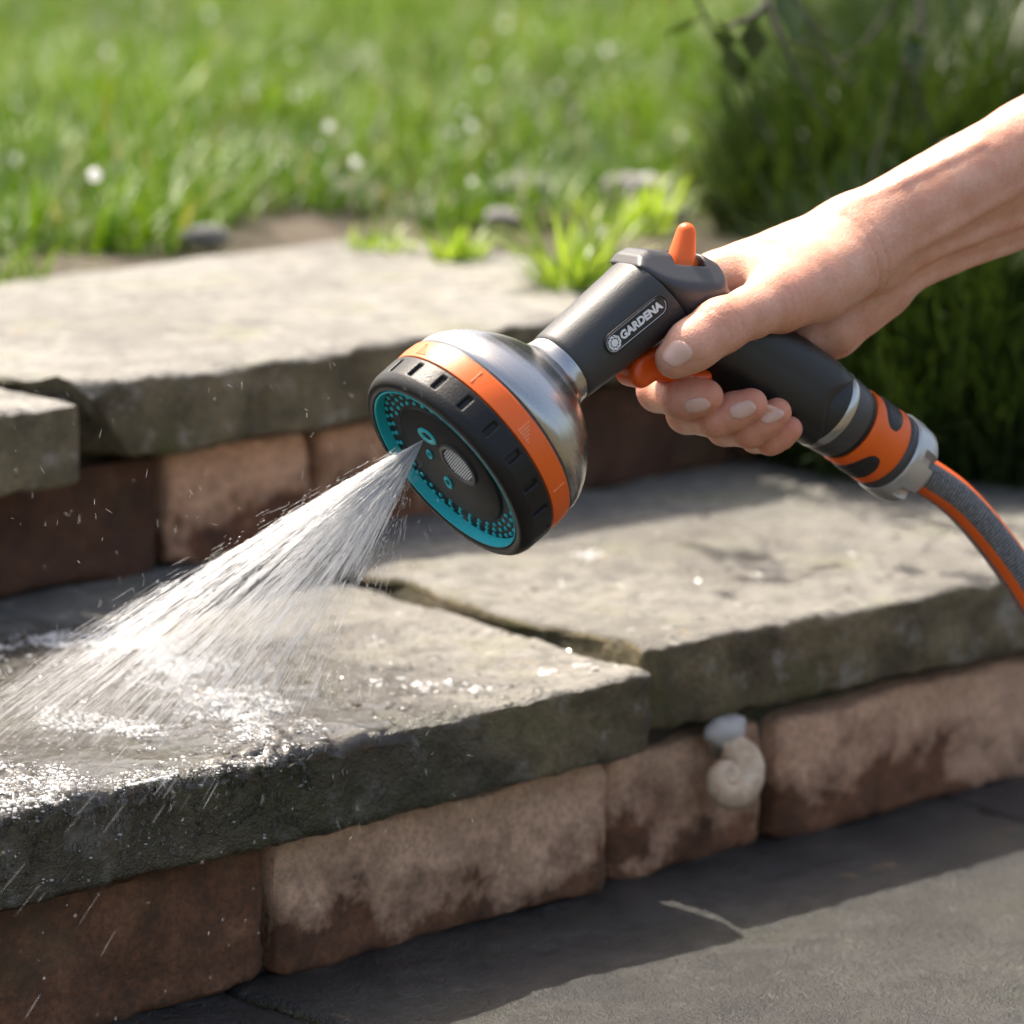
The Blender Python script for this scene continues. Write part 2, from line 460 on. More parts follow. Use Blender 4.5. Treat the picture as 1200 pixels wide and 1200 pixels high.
M_ST1 = mat_stone('sandstone_dry'); M_ST2 = mat_stone('sandstone_upper', base=(.312, .298, .268), dark=(.165, .155, .133), face=(.20, .163, .092))
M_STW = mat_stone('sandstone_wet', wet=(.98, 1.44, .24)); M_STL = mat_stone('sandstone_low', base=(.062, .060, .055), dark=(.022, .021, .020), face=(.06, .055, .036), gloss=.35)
E1, E2 = 1.3385, 1.6486                       # front edges of the two treads, along BB
ZU = .115
slab('stone_slab', .66, 1.2615, E1, 1.712, 0, .043, 11, M_STW, 'grey stone slab being sprayed, wet with white glinting water at its left', ds=.003)
slab('stone_slab', 1.268, 1.86, E1 + .006, 1.712, .003, .043, 23, M_ST1, 'dry grey stone slab with thin plant shadows under the hand and hose', ds=.003, yaw=-.022, tilt=-.012)
JA = abz(0, 0, 0)
ja = on_z(62, 457, ZU) @ AA
slab('stone_slab', .55, ja, E2 - .018, 1.98, ZU - .003, .045, 31, M_ST2, 'short end of a stone slab at the left edge above dark bricks', ds=.005)
slab('stone_slab', ja + .006, 1.63, E2, 1.985, ZU, .044, 47, M_ST2, 'pale upper stone slab with a broken corner behind the spray head', ds=.005,
     chips=((ja + .020, E2 + .004, ZU, -1, -.35, -.66), (ja + .06, E2 - .002, ZU - .004, -.2, -1, .8)), edge=.002)
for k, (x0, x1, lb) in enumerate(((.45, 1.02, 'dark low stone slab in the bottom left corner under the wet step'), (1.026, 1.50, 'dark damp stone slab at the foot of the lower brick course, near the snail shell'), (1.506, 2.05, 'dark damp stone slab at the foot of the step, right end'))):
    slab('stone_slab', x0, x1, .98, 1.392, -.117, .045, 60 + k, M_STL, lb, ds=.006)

# ------------------------------------------------------------------ brick courses
def brick(name, a0, a1, bf, z0, z1, seed, mat, parent):
    D = .10; n = 12; m = 5; L = a1 - a0; h = z1 - z0
    us = np.linspace(0, 1, n); ws = np.linspace(0, 1, m)
    r = .0042
    # closed profile loop in (b, z) with rounded front edges, swept along a
    pr = [(D, z1), (D * .5, z1), (r, z1), (r * .3, z1 - r * .3), (0, z1 - r)] + [(0, z1 - r - (h - 2 * r) * t) for t in np.linspace(.06, .94, 15)] + [(0, z0 + r), (r * .3, z0 + r * .3), (r, z0), (D, z0)]
    pr = V(pr); al = np.concatenate([[0, .0018, .006], np.linspace(.012, L - .012, 40), [L - .006, L - .0018, L]])
    ins = np.interp(al, [0, .0018, .006, L - .006, L - .0018, L], [.004, .002, 0, 0, .002, .004])
    a = np.repeat((a0 + al)[:, None], len(pr), 1); b = np.repeat(pr[None, :, 0], len(al), 0); z = np.repeat(pr[None, :, 1], len(al), 0)
    b = np.where(b < D * .4, b + ins[:, None], b)
    zc = (z0 + z1) / 2; z = zc + (z - zc) * (1 - ins[:, None] * 2 / h)
    P = np.stack([a, b, z], -1)
    nz_ = .0024 * fbm(P * 28 + seed, 4, seed) + .0012 * fbm(P * 120 + seed, 2, seed + 3) ; b = b + np.where(b < D * .4, nz_, 0); z = z + .0015 * vnoise(P * 40 + seed, seed + 5)
    v = ab_arr(a, b + bf, z); m_, k_ = v.shape[:2]; i = np.arange(m_ * k_).reshape(m_, k_)
    f = np.stack([i[:-1], np.roll(i, -1, 1)[:-1], np.roll(i, -1, 1)[1:], i[1:]], -1).reshape(-1, 4).tolist()
    f = [x[::-1] for x in f]; f.append(i[0].tolist()); f.append(i[-1][::-1].tolist())
    vv = v.reshape(-1, 3); off = abz((a0 + a1) / 2, bf, z0); vv = vv - off
    o = mk(name, vv, f, mat); o.location = off; auto_smooth(o, 45)
    o.parent = parent
    return o
def mortar(a0, a1, b0, z0, z1, mat, parent):
    n = 60; m = 6
    a, z = np.meshgrid(np.linspace(a0, a1, n * 2), np.linspace(z0, z1, m), indexing='ij')
    b = b0 + .003 * fbm(np.stack([a * 60, z * 60, 0 * a], -1), 3, 5)
    fr = ab_arr(a, b, z); bk = ab_arr(a, b * 0 + b0 + .06, z)
    vv = np.concatenate([fr.reshape(-1, 3), bk.reshape(-1, 3)]); i = np.arange(a.size).reshape(a.shape); j = i + a.size
    q = lambda w: np.stack([w[:-1, :-1], w[1:, :-1], w[1:, 1:], w[:-1, 1:]], -1).reshape(-1, 4)
    f = np.concatenate([q(i), q(j)[:, ::-1], np.stack([i[:-1, -1], i[1:, -1], j[1:, -1], j[:-1, -1]], -1)])
    return mk('mortar', vv, f, mat, parent=parent)
M_MORT = mat_soil('dark_mortar')
BR = [mat_brick('brick_crusted', 1, .62), mat_brick('brick_half_crusted', 2, .38, (.67, .40, .25)), mat_brick('brick_bare', 3, 0), mat_brick('brick_thin_crust', 5, .48, (.65, .39, .245)), mat_brick('brick_damp_shaded', 7, 0, dk=.45)]  # last one: damp brick, darkened further to paint in deeper shade
FB1, FB2 = E1 + .024, E2 + .026
w1 = empty('brick_course'); props(w1, 'lower course of lime-crusted red bricks under the sprayed stone slab', 'brick wall', 'brick courses of the garden steps')
w2 = empty('brick_course'); props(w2, 'upper course of red bricks behind the spray, in shade of the top slab', 'brick wall', 'brick courses of the garden steps')
j1 = on_b(718, 960, FB1) @ AA; j2 = on_b(908, 905, FB1) @ AA
G = .0055
xs = [j1 - .6, j1 - .493, j1 - .43, j1 - .215, j1, j2, j2 + .218, j2 + .44]
ms = [2, 3, 2, 0, 3, 0, 3]
for k in range(len(xs) - 1):
    brick('brick', xs[k] + G / 2, xs[k + 1] - G / 2, FB1 + (.004 if k == 4 else 0), -.118, -.051, 5 + k, BR[ms[k]], w1)
mortar(xs[0], xs[-1], FB1 + .016, -.125, -.044, M_MORT, w1)
k1 = on_b(194, 600, FB2) @ AA; k2 = on_b(369, 560, FB2) @ AA
xs = [k1 - .34, k1 - .225, k1, k2, k2 + .112, k2 + .335, k2 + .45, 1.66]
ms = [4, 4, 0, 1, 4, 4, 4]
for k in range(len(xs) - 1):
    brick('brick', xs[k] + G / 2, xs[k + 1] - G / 2, FB2, 0.0, .065, 40 + k, BR[ms[k]], w2)
mortar(xs[0], xs[-1], FB2 + .016, -.006, .072, M_MORT, w2)

# ------------------------------------------------------------------ grass and plants
def blades(pos, length, width, lean, az, bend, seg=4, tint=None):
    n = len(pos); t = np.linspace(0, 1, seg + 1)
    d = np.stack([np.cos(az), np.sin(az), 0 * az], -1); sd = np.stack([-np.sin(az), np.cos(az), 0 * az], -1)
    an = lean[:, None] + bend[:, None] * t[None]
    dx = np.cumsum(np.sin(an), 1) / (seg + 1) * length[:, None]; dz = np.cumsum(np.cos(an), 1) / (seg + 1) * length[:, None]
    dx -= dx[:, :1]; dz -= dz[:, :1]
    c = pos[:, None] + d[:, None] * dx[..., None] + V([0, 0, 1.]) * dz[..., None]
    w = width[:, None] * np.array([(1 - .9 * x ** 1.6) * (.7 + .3 * min(1, x * 4)) for x in t])[None]
    L = c - sd[:, None] * w[..., None] / 2; Rr = c + sd[:, None] * w[..., None] / 2
    v = np.stack([L, Rr], 2).reshape(-1, 3)
    base = (np.arange(n) * (seg + 1) * 2)[:, None]
    k = np.arange(seg)[None] * 2
    f = np.stack([base + k, base + k + 1, base + k + 3, base + k + 2], -1).reshape(-1, 4)
    if tint is None: tint = rng.random(n)
    return v, f, np.repeat(tint, (seg + 1) * 2)
def add_tint(o, t):
    at = o.data.attributes.new('tint', 'FLOAT', 'POINT'); at.data.foreach_set('value', t.astype(np.float32))
M_LAWN = mat_leaf('lawn_grass', (.022, .080, .002), (.17, .29, .008), .34, .45, straw=True)
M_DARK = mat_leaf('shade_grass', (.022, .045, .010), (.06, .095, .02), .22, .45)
M_TUFT = mat_leaf('tuft_grass', (.16, .27, .03), (.33, .42, .09), .45)
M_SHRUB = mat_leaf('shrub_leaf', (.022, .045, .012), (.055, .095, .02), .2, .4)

def lawn():
    n = 120000
    a = rng.uniform(.2, 3.9, n); b = 1.99 + 2.3 * rng.random(n) ** 1.35
    p = ab_arr(a, b, 0 * a)
    px = 600 + p[:, 0] / p[:, 1] * 4600
    edge = 2.03 + .035 * vnoise(np.stack([a * 9, 0 * a, 0 * a], -1), 4) + .10 * np.clip((a - 1.35) / .3, 0, 1) * (a < 1.75)
    clump = vnoise(np.stack([a * 11, b * 11, 0 * a], -1), 8)
    keep = (px > -120) & (px < 1330) & (b > edge) & (clump > -.62 + .7 * (b < edge + .04))
    a, b, clump = a[keep], b[keep], clump[keep]; n = len(a)
    z = .094 + .012 * vnoise(np.stack([a * 3, b * 3, 0 * a], -1), 9)
    ln = rng.uniform(.03, .10, n) * (1 + .6 * clump)
    v, f, t = blades(ab_arr(a, b, z), ln, rng.uniform(.0022, .0042, n), rng.uniform(0, .5, n), rng.uniform(0, 6.28, n), rng.uniform(.2, 1.4, n), 3, np.where(rng.random(n) < .035, 1.0, np.clip(.42 + .55 * clump + rng.normal(0, .25, n), 0, .92)))
    o = mk('lawn_grass', v, f, M_LAWN); add_tint(o, t)
    props(o, 'bright sunlit green lawn grass beyond the upper stone slab', 'grass', kind='stuff')
lawn()

def tuft(name, a, b, z, n, h, spread, mat, label, cat='grass tuft', group=None, wid=(.003, .006), lean=(.05, .6), bend=(.2, 1.3)):
    th = rng.uniform(0, 6.28, n); r = spread * np.sqrt(rng.random(n))
    pos = abz(a, b, z) + np.stack([r * np.cos(th), r * np.sin(th), 0 * r], -1)
    v, f, t = blades(pos, h * rng.uniform(.45, 1.0, n), rng.uniform(*wid, n), rng.uniform(*lean, n), th + rng.normal(0, .7, n), rng.uniform(*bend, n), 6)
    o = mk(name, v, f, mat); add_tint(o, t)
    base = abz(a, b, z); o.data.transform(Matrix.Translation(-Vector(base))); o.location = base
    return props(o, label, cat, group)
def at_up(px, py, z=ZU):
    p = on_z(px, py, z); return p @ AA, p @ BB
for (px, py, n, h, sp, lb) in ((537, 300, 60, .045, .016, 'small bright green grass tuft on the slab, left of the barrel'),
                               (672, 335, 90, .085, .022, 'taller pale green grass tuft rising just left of the barrel'),
                               (445, 290, 40, .035, .02, 'low green weed tuft at the back of the upper slab'),
                               (735, 262, 70, .07, .03, 'loose grass tuft among soil behind the barrel end')):
    a, b = at_up(px, py); tuft('grass_tuft', a, b, ZU - .006, n, h, sp, M_TUFT, lb, group='grass tufts on the upper slab')
bed = [(975, 540, .0, 420, .10, .035, 'low dark grass clump at the back of the right slab, left of the connector'),
       (1035, 545, .0, 650, .14, .05, 'dark green grass clump rising right behind the hose connector'),
       (1115, 548, .0, 700, .15, .05, 'dark grass clump above the hose, midway to the right edge'),
       (1190, 550, .0, 700, .15, .05, 'dark grass clump at the right edge just above the hose'),
       (1265, 552, .0, 700, .16, .05, 'dark grass clump cut by the right edge of the picture'),
       (1015, 470, .03, 600, .15, .05, 'dark grass clump in the second row, below the wrist'),
       (1090, 475, .03, 700, .17, .06, 'dark grass clump in the second row, below the forearm'),
       (1180, 475, .03, 700, .17, .06, 'dark grass clump in the second row at the right edge'),
       (1060, 400, .06, 700, .16, .07, 'dark grass clump in the back row, hidden partly by the wrist'),
       (1160, 400, .06, 700, .18, .07, 'dark grass clump in the back row, hidden partly by the forearm'),
       (940, 262, .10, 500, .13, .06, 'dark grass clump right behind the back of the hand'),
       (1010, 245, .10, 700, .20, .09, 'dark tall grass clump rising above the wrist'),
       (1085, 225, .10, 800, .24, .10, 'dark tall grass clump above the middle of the forearm'),
       (1170, 215, .10, 800, .26, .10, 'dark tall grass clump above the forearm at the right edge'),
       (1130, 150, .10, 800, .30, .12, 'dark tall grass clump in the top right corner')]
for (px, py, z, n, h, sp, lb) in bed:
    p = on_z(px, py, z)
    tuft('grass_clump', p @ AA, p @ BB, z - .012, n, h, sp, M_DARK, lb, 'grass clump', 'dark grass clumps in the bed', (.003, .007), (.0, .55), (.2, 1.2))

def shrub(name, x, y, z0, rx, ry, h, n, label):
    root = empty(name, (x, y, z0)); props(root, label, 'shrub', 'shrubs shading the bed')
    th = rng.uniform(0, 6.28, n); u = rng.random(n) ** .45; zz = rng.random(n)
    prof = np.sin(np.clip(zz * .9 + .08, 0, 1) * math.pi) ** .55
    lump = 1 + .28 * vnoise(np.stack([np.cos(th) * 3, np.sin(th) * 3, zz * 5], -1), 12)
    p = np.stack([np.cos(th) * u * rx * prof * lump, np.sin(th) * u * ry * prof * lump, zz * h], -1)
    nn = rng.normal(0, 1, (n, 3)); nn[:, 2] += .8; nn /= np.linalg.norm(nn, axis=1)[:, None]
    t1 = np.cross(nn, rng.normal(0, 1, (n, 3))); t1 /= np.linalg.norm(t1, axis=1)[:, None]; t2 = np.cross(nn, t1)
    L = rng.uniform(.025, .05, n)[:, None]; W = L * .45
    q = np.stack([p - t1 * L, p + t2 * W + nn * L * .12, p + t1 * L, p - t2 * W + nn * L * .12], 1).reshape(-1, 3)
    f = np.arange(n * 4).reshape(n, 4)
    o = mk('crown', q, f, M_SHRUB, parent=root); add_tint(o, np.repeat(rng.random(n), 4))
    vs, fs = [], []
    for k in range(9):
        an = k * .7; tip = V([math.cos(an) * rx * .7, math.sin(an) * ry * .7, h * .8])
        b0 = len(vs)
        for s_, rad in ((0, .016), (.5, .010), (1, .004)):
            c = tip * V([s_ ** 1.5, s_ ** 1.5, s_])
            for j in range(6): vs.append(c + rad * V([math.cos(j), math.sin(j), 0]))
        for r_ in range(2):
            for j in range(6): fs.append((b0 + r_ * 6 + j, b0 + r_ * 6 + (j + 1) % 6, b0 + r_ * 6 + 6 + (j + 1) % 6, b0 + r_ * 6 + 6 + j))
    mk('trunk', vs, fs, mat_plain('bark', (.09, .06, .04), .9), parent=root)
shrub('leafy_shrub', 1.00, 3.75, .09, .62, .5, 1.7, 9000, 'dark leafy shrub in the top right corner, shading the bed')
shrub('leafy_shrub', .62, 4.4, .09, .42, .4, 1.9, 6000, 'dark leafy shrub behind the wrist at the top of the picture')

# dewdrops in the lawn, coloured white to paint in their sun glints
M_DROP = mat_water('bead_water', .12)
M_DEW_GLINT = mat_water('dew_glint', .12, white=.75, gloss=.06)
def ico(r, sub=1):
    import bmesh
    bm = bmesh.new(); bmesh.ops.create_icosphere(bm, subdivisions=sub, radius=r)
    v = V([list(x.co) for x in bm.verts]); f = np.array([[q.index for q in x.verts] for x in bm.faces]); bm.free(); return v, f
def scatter_spheres(name, pts, rad, mat, sub=2, squash=None, label=None, cat=None):
    v, f = ico(1.0, sub); n = len(pts)
    S = rad[:, None, None] * np.ones((n, 1, 3))
    if squash is not None: S = S * squash[:, None, :]
    vv = (v[None] * S + pts[:, None]).reshape(-1, 3); ff = (f[None] + (np.arange(n) * len(v))[:, None, None]).reshape(-1, 3)
    o = mk(name, vv, ff, mat); return props(o, label, cat, kind='stuff')
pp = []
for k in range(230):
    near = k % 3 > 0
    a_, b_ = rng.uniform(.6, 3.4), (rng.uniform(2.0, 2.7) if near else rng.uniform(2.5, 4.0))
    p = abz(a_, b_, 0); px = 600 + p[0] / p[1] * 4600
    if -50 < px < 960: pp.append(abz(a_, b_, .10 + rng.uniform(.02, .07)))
scatter_spheres('dew_glint_drops', V(pp), .0012 + .0034 * rng.random(len(pp)) ** 1.5, M_DEW_GLINT, 2, None, 'dewdrops painted white as sun glints in the lawn grass', 'dew_glint')

# pebbles in the soil behind the upper slab
M_PEB = mat_stone('pebble', base=(.36, .345, .33), dark=(.25, .24, .23), face=(.30, .285, .27), moss=(.2, .2, .15))
def pebble(px, py, r, lb, sd):
    v, f = ico(1.0, 3); p = on_z(px, py, ZU - .01)
    v = v * (1 + .22 * fbm(v * 1.3 + sd, 3, sd))[:, None] * V([r, r * .75, r * .5])
    o = mk('pebble', v, f, M_PEB); o.location = tuple(p + V([0, 0, r * .3])); props(o, lb, 'pebble', 'pebbles behind the upper slab')
for k, (px, py, r, lb) in enumerate(((610, 232, .022, 'grey pebble in the soil above the spray head neck'), (590, 262, .014, 'small grey pebble in front of the grass behind the barrel'), (745, 236, .026, 'larger grey pebble in the soil above the barrel end'), (770, 262, .02, 'grey pebble beside the orange lever'), (240, 285, .016, 'grey pebble at the edge of the lawn on the left'), (700, 285, .014, 'small pale pebble between tuft and barrel'))):
    pebble(px, py, r, lb, 5 + k * 3)

# ------------------------------------------------------------------ garden sprayer
MM = .001
spr = empty('garden_sprayer', matrix=SPR_M)
props(spr, 'dark grey garden spray gun with steel bell and orange ring spraying water', 'sprayer')
def part(name, v, f, mat, parent=spr, smooth=True, ang=40):
    o = mk(name, np.asarray(v) * MM, f, mat, smooth=smooth); o.parent = parent
    auto_smooth(o, ang); return o
def frame_of(o, d, up=(0, 0, 1)):
    d = V(d, ); d = d / np.linalg.norm(d); z = V(up, ) - d * (V(up, ) @ d); z = z / np.linalg.norm(z); y = np.cross(z, d)
    return V(o), d, y, z
def lathe(prof, fr=None, n=128, closed=True, rfun=None):
    """prof: (s, r) list; fr: origin, axis, two side directions; angle 0 faces the third"""
    o, d, y, z = fr if fr else (V([0, 0, 0.]), V([1., 0, 0]), V([0, 1., 0]), V([0, 0, 1.]))
    th = np.linspace(0, 2 * np.pi, n, endpoint=False); vs = []
    for s_, r in prof:
        rr = r + (rfun(s_, th) if rfun else 0) if r > 0 else 0 * th
        rr = np.broadcast_to(rr, th.shape)
        vs.append(o + d * s_ + (np.sin(th) * rr)[:, None] * y + (np.cos(th) * rr)[:, None] * z)
    v = np.concatenate(vs); m = len(prof); i = np.arange(m * n).reshape(m, n)
    f = np.stack([i[:-1], i[1:], np.roll(i, -1, 1)[1:], np.roll(i, -1, 1)[:-1]], -1).reshape(-1, 4)
    return v, f
M_BLK = mat_plain('black_plastic', (.013, .013, .013), .40, bump=.6, bscale=900)
M_FACE = mat_plain('face_plastic', (.012, .012, .013), .5, bump=.2, bscale=1200)
M_TEAL = mat_plain('teal_rubber', (.0, .45, .52), .42)
def mat_orange():
    s = NT('orange_plastic'); c = s.coord('Object')
    s.set(Base_Color=(.90, .135, .012), Roughness=.42); s.bump(s.noise(c, 1500, 2, .6), .25, .0003); return s.m
M_ORG = mat_orange()
M_ORGD = mat_plain('orange_trigger', (.82, .10, .008), .36)
def mat_steel():
    s = NT('brushed_steel'); tc = s.n('TexCoord'); mp = s.n('Mapping'); s.l(tc.outputs['Object'], mp.inputs[0])
    mp.inputs['Scale'].default_value = (30, .6, .6)
    n = s.noise(mp.outputs[0], 60, 5, .7); n2 = s.noise(s.coord('Object'), 90, 4, .6)
    rg = s.ramp(s.math('ADD', s.math('MULTIPLY', n, .7), s.math('MULTIPLY', n2, .3)), [(.3, GRAY(.19)), (.7, GRAY(.33))])
    s.set(Base_Color=(.44, .43, .415), Metallic=1.0, Roughness=rg)
    s.bump(n, .05, .0003); return s.m
M_STEEL = mat_steel()
for m_, v_ in ((M_BLK, .28), (M_FACE, .22)): m_.node_tree.nodes['Principled BSDF'].inputs['Specular IOR Level'].default_value = v_
M_RUB = mat_plain('grey_rubber', (.038, .038, .038), .45, bump=.6, bscale=1400)
M_BODY = mat_plain('grey_plastic', (.058, .059, .061), .42, bump=.3, bscale=1400)
M_GRIP = mat_plain('grip_rubber', (.014, .014, .0145), .45, bump=.35, bscale=1500)
M_SILV = mat_plain('silver_paint', (.86, .86, .85), .35)
M_SATIN = mat_plain('satin_metal', (.50, .50, .49), .30, 1.0)
M_DKG = mat_plain('dark_grey_collar', (.05, .05, .051), .42, bump=.2)
M_LGT = mat_plain('light_grey_collar', (.50, .50, .50), .36, .65, bump=.25)

# black knurled ring with recessed grips
def slots(s_, th):
    k = 20; ph = (th * k / (2 * np.pi)) % 1.0; dd = np.abs(ph - .5) / k * 2 * np.pi * 50
    w = np.clip((1.7 - dd) / .5, 0, 1); a = np.clip((s_ - 6.2) / .6, 0, 1) * np.clip((14.2 - s_) / 1.2, 0, 1)
    return -1.5 * w * a
pr = [(5.5, 43.5), (.6, 43.6), (.0, 44.2), (0, 46.4), (.5, 47.6), (1.6, 48.7), (3, 49.4), (4.6, 49.8)] + [(x, 50.0 + (x - 5) * .02) for x in np.arange(5.4, 15.8, .45)] + [(16.3, 50.0), (16.6, 49.2), (16.6, 46)]
part('grip_ring', *lathe(pr, n=800, rfun=slots), M_BLK, ang=60)
part('teal_rim', *lathe([(6, 43.2), (.9, 43.35), (.3, 43.2), (.2, 42.7), (.5, 42.3), (6, 41.6)], n=160), M_TEAL)
fp = part('face_plate', *lathe([(5.6, 42.4), (5.0, 41.8), (4.8, 31.6), (4.4, 31.2), (3.9, 30.9), (3.6, 30.4), (3.5, 0)], n=160), M_FACE)
# nubs of the shower rows
vs, fs = [], []
def nub(y, z, r=1.15, x0=5.1, h=1.0):
    p = [(x0, r), (x0 - h * .7, r * .92), (x0 - h, r * .6), (x0 - h, .35), (x0 - h * .3, .3)]
    v, f = lathe(p, (V([0, y, z]), V([1., 0, 0]), V([0, 1., 0]), V([0, 0, 1.])), n=10)
    b0 = sum(len(q) for q in vs); vs.append(v); fs.append(f + b0)
for k in range(44):
    t = k / 44 * 2 * math.pi; nub(40.0 * math.cos(t), 40.0 * math.sin(t))
for k in range(38):
    t = (k + .5) / 38 * 2 * math.pi; nub(36.8 * math.cos(t), 36.8 * math.sin(t))
for k in range(34):
    t = k / 34 * 2 * math.pi
    if abs(math.cos(t)) > .72: nub(33.7 * math.cos(t), 33.7 * math.sin(t))
o = part('spray_nubs', np.concatenate(vs), np.concatenate(fs), M_TEAL, parent=fp); o['kind'] = 'stuff'
# jet outlets and filter mesh on the plate
oy, oz = locx(500, 512, 3.0)[1:]
def outlet(y, z, ry, rz, rot, nm='jet_outlet'):
    v, f = lathe([(4.2, 1), (3.1, 1), (2.8, .86), (2.9, .60), (3.6, .50), (3.6, 0)], n=40)
    p = v.copy(); yy, zz = v[:, 1] * ry, v[:, 2] * rz
    p[:, 1] = y + yy * math.cos(rot) - zz * math.sin(rot); p[:, 2] = z + yy * math.sin(rot) + zz * math.cos(rot)
    return part(nm, p, f, M_TEAL, parent=fp)
outlet(oy, oz, 4.4, 6.0, .2)
q = locx(525, 566, 3.0); outlet(q[1], q[2], 4.0, 2.6, .5)
q = locx(503, 533, 3.0); outlet(q[1], q[2], 3.0, 2.0, .5)
q = locx(537, 545, 3.0)
fr = (V([0, q[1], q[2]]), V([1., 0, 0]), V([0, 1., 0]), V([0, 0, 1.]))
bez = part('filter_bezel', *lathe([(4, 11.2), (2.6, 11.2), (2.2, 10.6), (2.4, 9.4), (3.2, 9.0), (3.3, 0)], fr, n=64), M_DKG, parent=fp)
vs, fs = [], []
for i in range(-7, 8):
    for j in range(-7, 8):
        y, z = i * 1.25 + (j % 2) * .62, j * 1.1
        if y * y + z * z < 8.6 ** 2:
            v, f = lathe([(3.35, .42), (2.75, .36), (2.55, .15), (2.55, 0)], (V([0, q[1] + y, q[2] + z]), V([1., 0, 0]), V([0, 1., 0]), V([0, 0, 1.])), n=6)
            b0 = sum(len(w) for w in vs); vs.append(v); fs.append(f + b0)
o = part('filter_mesh', np.concatenate(vs), np.concatenate(fs), M_SATIN, parent=bez); o['kind'] = 'stuff'
# orange ring with raised marks
ring = part('orange_ring', *lathe([(16.9, 46), (16.9, 49.3), (17.3, 49.9), (22.5, 50.2), (27.3, 49.8), (27.9, 49.2), (27.9, 46)], n=200), M_ORG)
def on_ring(x, th, r=50.15): return V([x, math.sin(th) * r, math.cos(th) * r])
vs, fs = [], []
def mark_box(x, th, hx, ht, h=.35):
    b0 = len(vs)
    for dh in (-.4, h):
        for dx, dt in ((-hx, -ht), (hx, -ht), (hx, ht), (-hx, ht)): vs.append(on_ring(x + dx, th + dt / 50, 50.05 + dh))
    fs.extend([[b0 + 4, b0 + 5, b0 + 6, b0 + 7], [b0, b0 + 4, b0 + 7, b0 + 3], [b0 + 1, b0 + 2, b0 + 6, b0 + 5], [b0, b0 + 1, b0 + 5, b0 + 4], [b0 + 3, b0 + 7, b0 + 6, b0 + 2]])
def th_of(px, py):
    best = min(np.linspace(-np.pi, np.pi, 720), key=lambda t: (lambda P: (P[0] - px) ** 2 + (P[1] - py) ** 2 + (1e6 if P[2] < 0 else 0))(proj_ring(t)))
    return best
def proj_ring(t):
    p = C0 + (SM.T @ on_ring(22.4, t)) * MM; v = p - CC; z = v @ CF
    nrm = SM.T @ V([0, math.sin(t), math.cos(t)])
    return 600 + FPX * (v @ CR) / z, 600 - FPX * (v @ CU) / z, -(nrm @ v)
for (px, py) in ((614, 508), (497, 412)):
    t0 = th_of(px, py)
    for r_ in range(6):
        for c_ in range(r_ + 1): mark_box(19.4 + c_ * 1.15, t0 + (r_ - 3) * 1.3 / 50, .36, .36)
for (px, py) in ((556, 445), (648, 573)):
    mark_box(22.4, th_of(px, py), 3.4, .3, .3)
o = part('ring_marks', V(vs), fs, mat_plain('orange_marks', (.95, .36, .16), .4), parent=ring, smooth=False); o['kind'] = 'stuff'
part('bell_seam', *lathe([(27.9, 46), (27.9, 49.0), (28.8, 48.9), (29.2, 47)], n=160), M_DKG)
bell_p = [(28.9, 46), (28.9, 48.2), (30, 49.0), (33, 49.1), (37, 47.9), (42, 45.3), (47, 41.6), (52, 37.0), (56, 32.6), (59, 28.6), (61.5, 24.6), (63.4, 21.4), (65, 19.4), (67, 18.1), (69.5, 17.3), (72.6, 16.9), (73.4, 16.7), (73.4, 14)]
def smooth_prof(p, n=90):
    p = V(p); t = np.concatenate([[0], np.cumsum(np.hypot(*np.diff(p, axis=0).T))]); 
    u = np.linspace(0, t[-1], n); x = np.interp(u, t, p[:, 0]); r = np.interp(u, t, p[:, 1])
    k = np.ones(5) / 5
    xs = np.convolve(np.pad(x, 2, 'edge'), k, 'valid'); rs = np.convolve(np.pad(r, 2, 'edge'), k, 'valid')
    return list(zip(xs, rs))
part('steel_bell', *lathe(bell_p[:3] + smooth_prof(bell_p[3:-2], 70) + bell_p[-2:], n=160), M_STEEL, ang=70)

# barrel sleeve: soft superelliptic tube, deeper towards the grip
def loft(secs, n=96, e=2.3):
    th = np.linspace(0, 2 * np.pi, n, endpoint=False); c, s_ = np.cos(th), np.sin(th); vs = []
    for (x, yt, yb, hz, sl, ee) in secs:
        yc, hy = (yt + yb) / 2, (yt - yb) / 2
        y = np.sign(s_) * np.abs(s_) ** (2 / ee) * hy + yc; z = np.sign(c) * np.abs(c) ** (2 / ee) * hz
        vs.append(np.stack([x + sl * (y - yt), y, z], -1))
    v = np.concatenate(vs); m = len(secs); i = np.arange(m * n).reshape(m, n)
    f = np.stack([i[:-1], np.roll(i, -1, 1)[:-1], np.roll(i, -1, 1)[1:], i[1:]], -1).reshape(-1, 4).tolist()
    f = [x[::-1] for x in f]; f.append(i[0][::-1].tolist() if False else i[0].tolist()); f.append(i[-1][::-1].tolist())
    return v, f
secs = [(72.7, 15.9, -15.9, 15.6, 0, 2.0), (72.9, 16.7, -16.8, 16.4, 0, 2.0), (73.6, 17.2, -17.4, 16.9, 0, 2.05)]
for x in np.linspace(76, 125.4, 26):
    k = (x - 76) / 49.4; secs.append((x, 17.3 + .7 * k, -17.6 - 3.2 * k, 17.0 + .6 * k, -.19 * k, 2.1 + .45 * k))
secs += [(126.4, 17.9, -20.8, 17.5, -.19, 2.55), (126.8, 17.2, -20.2, 16.8, -.19, 2.55)]
part('barrel_sleeve', *loft(secs), M_RUB, ang=50)

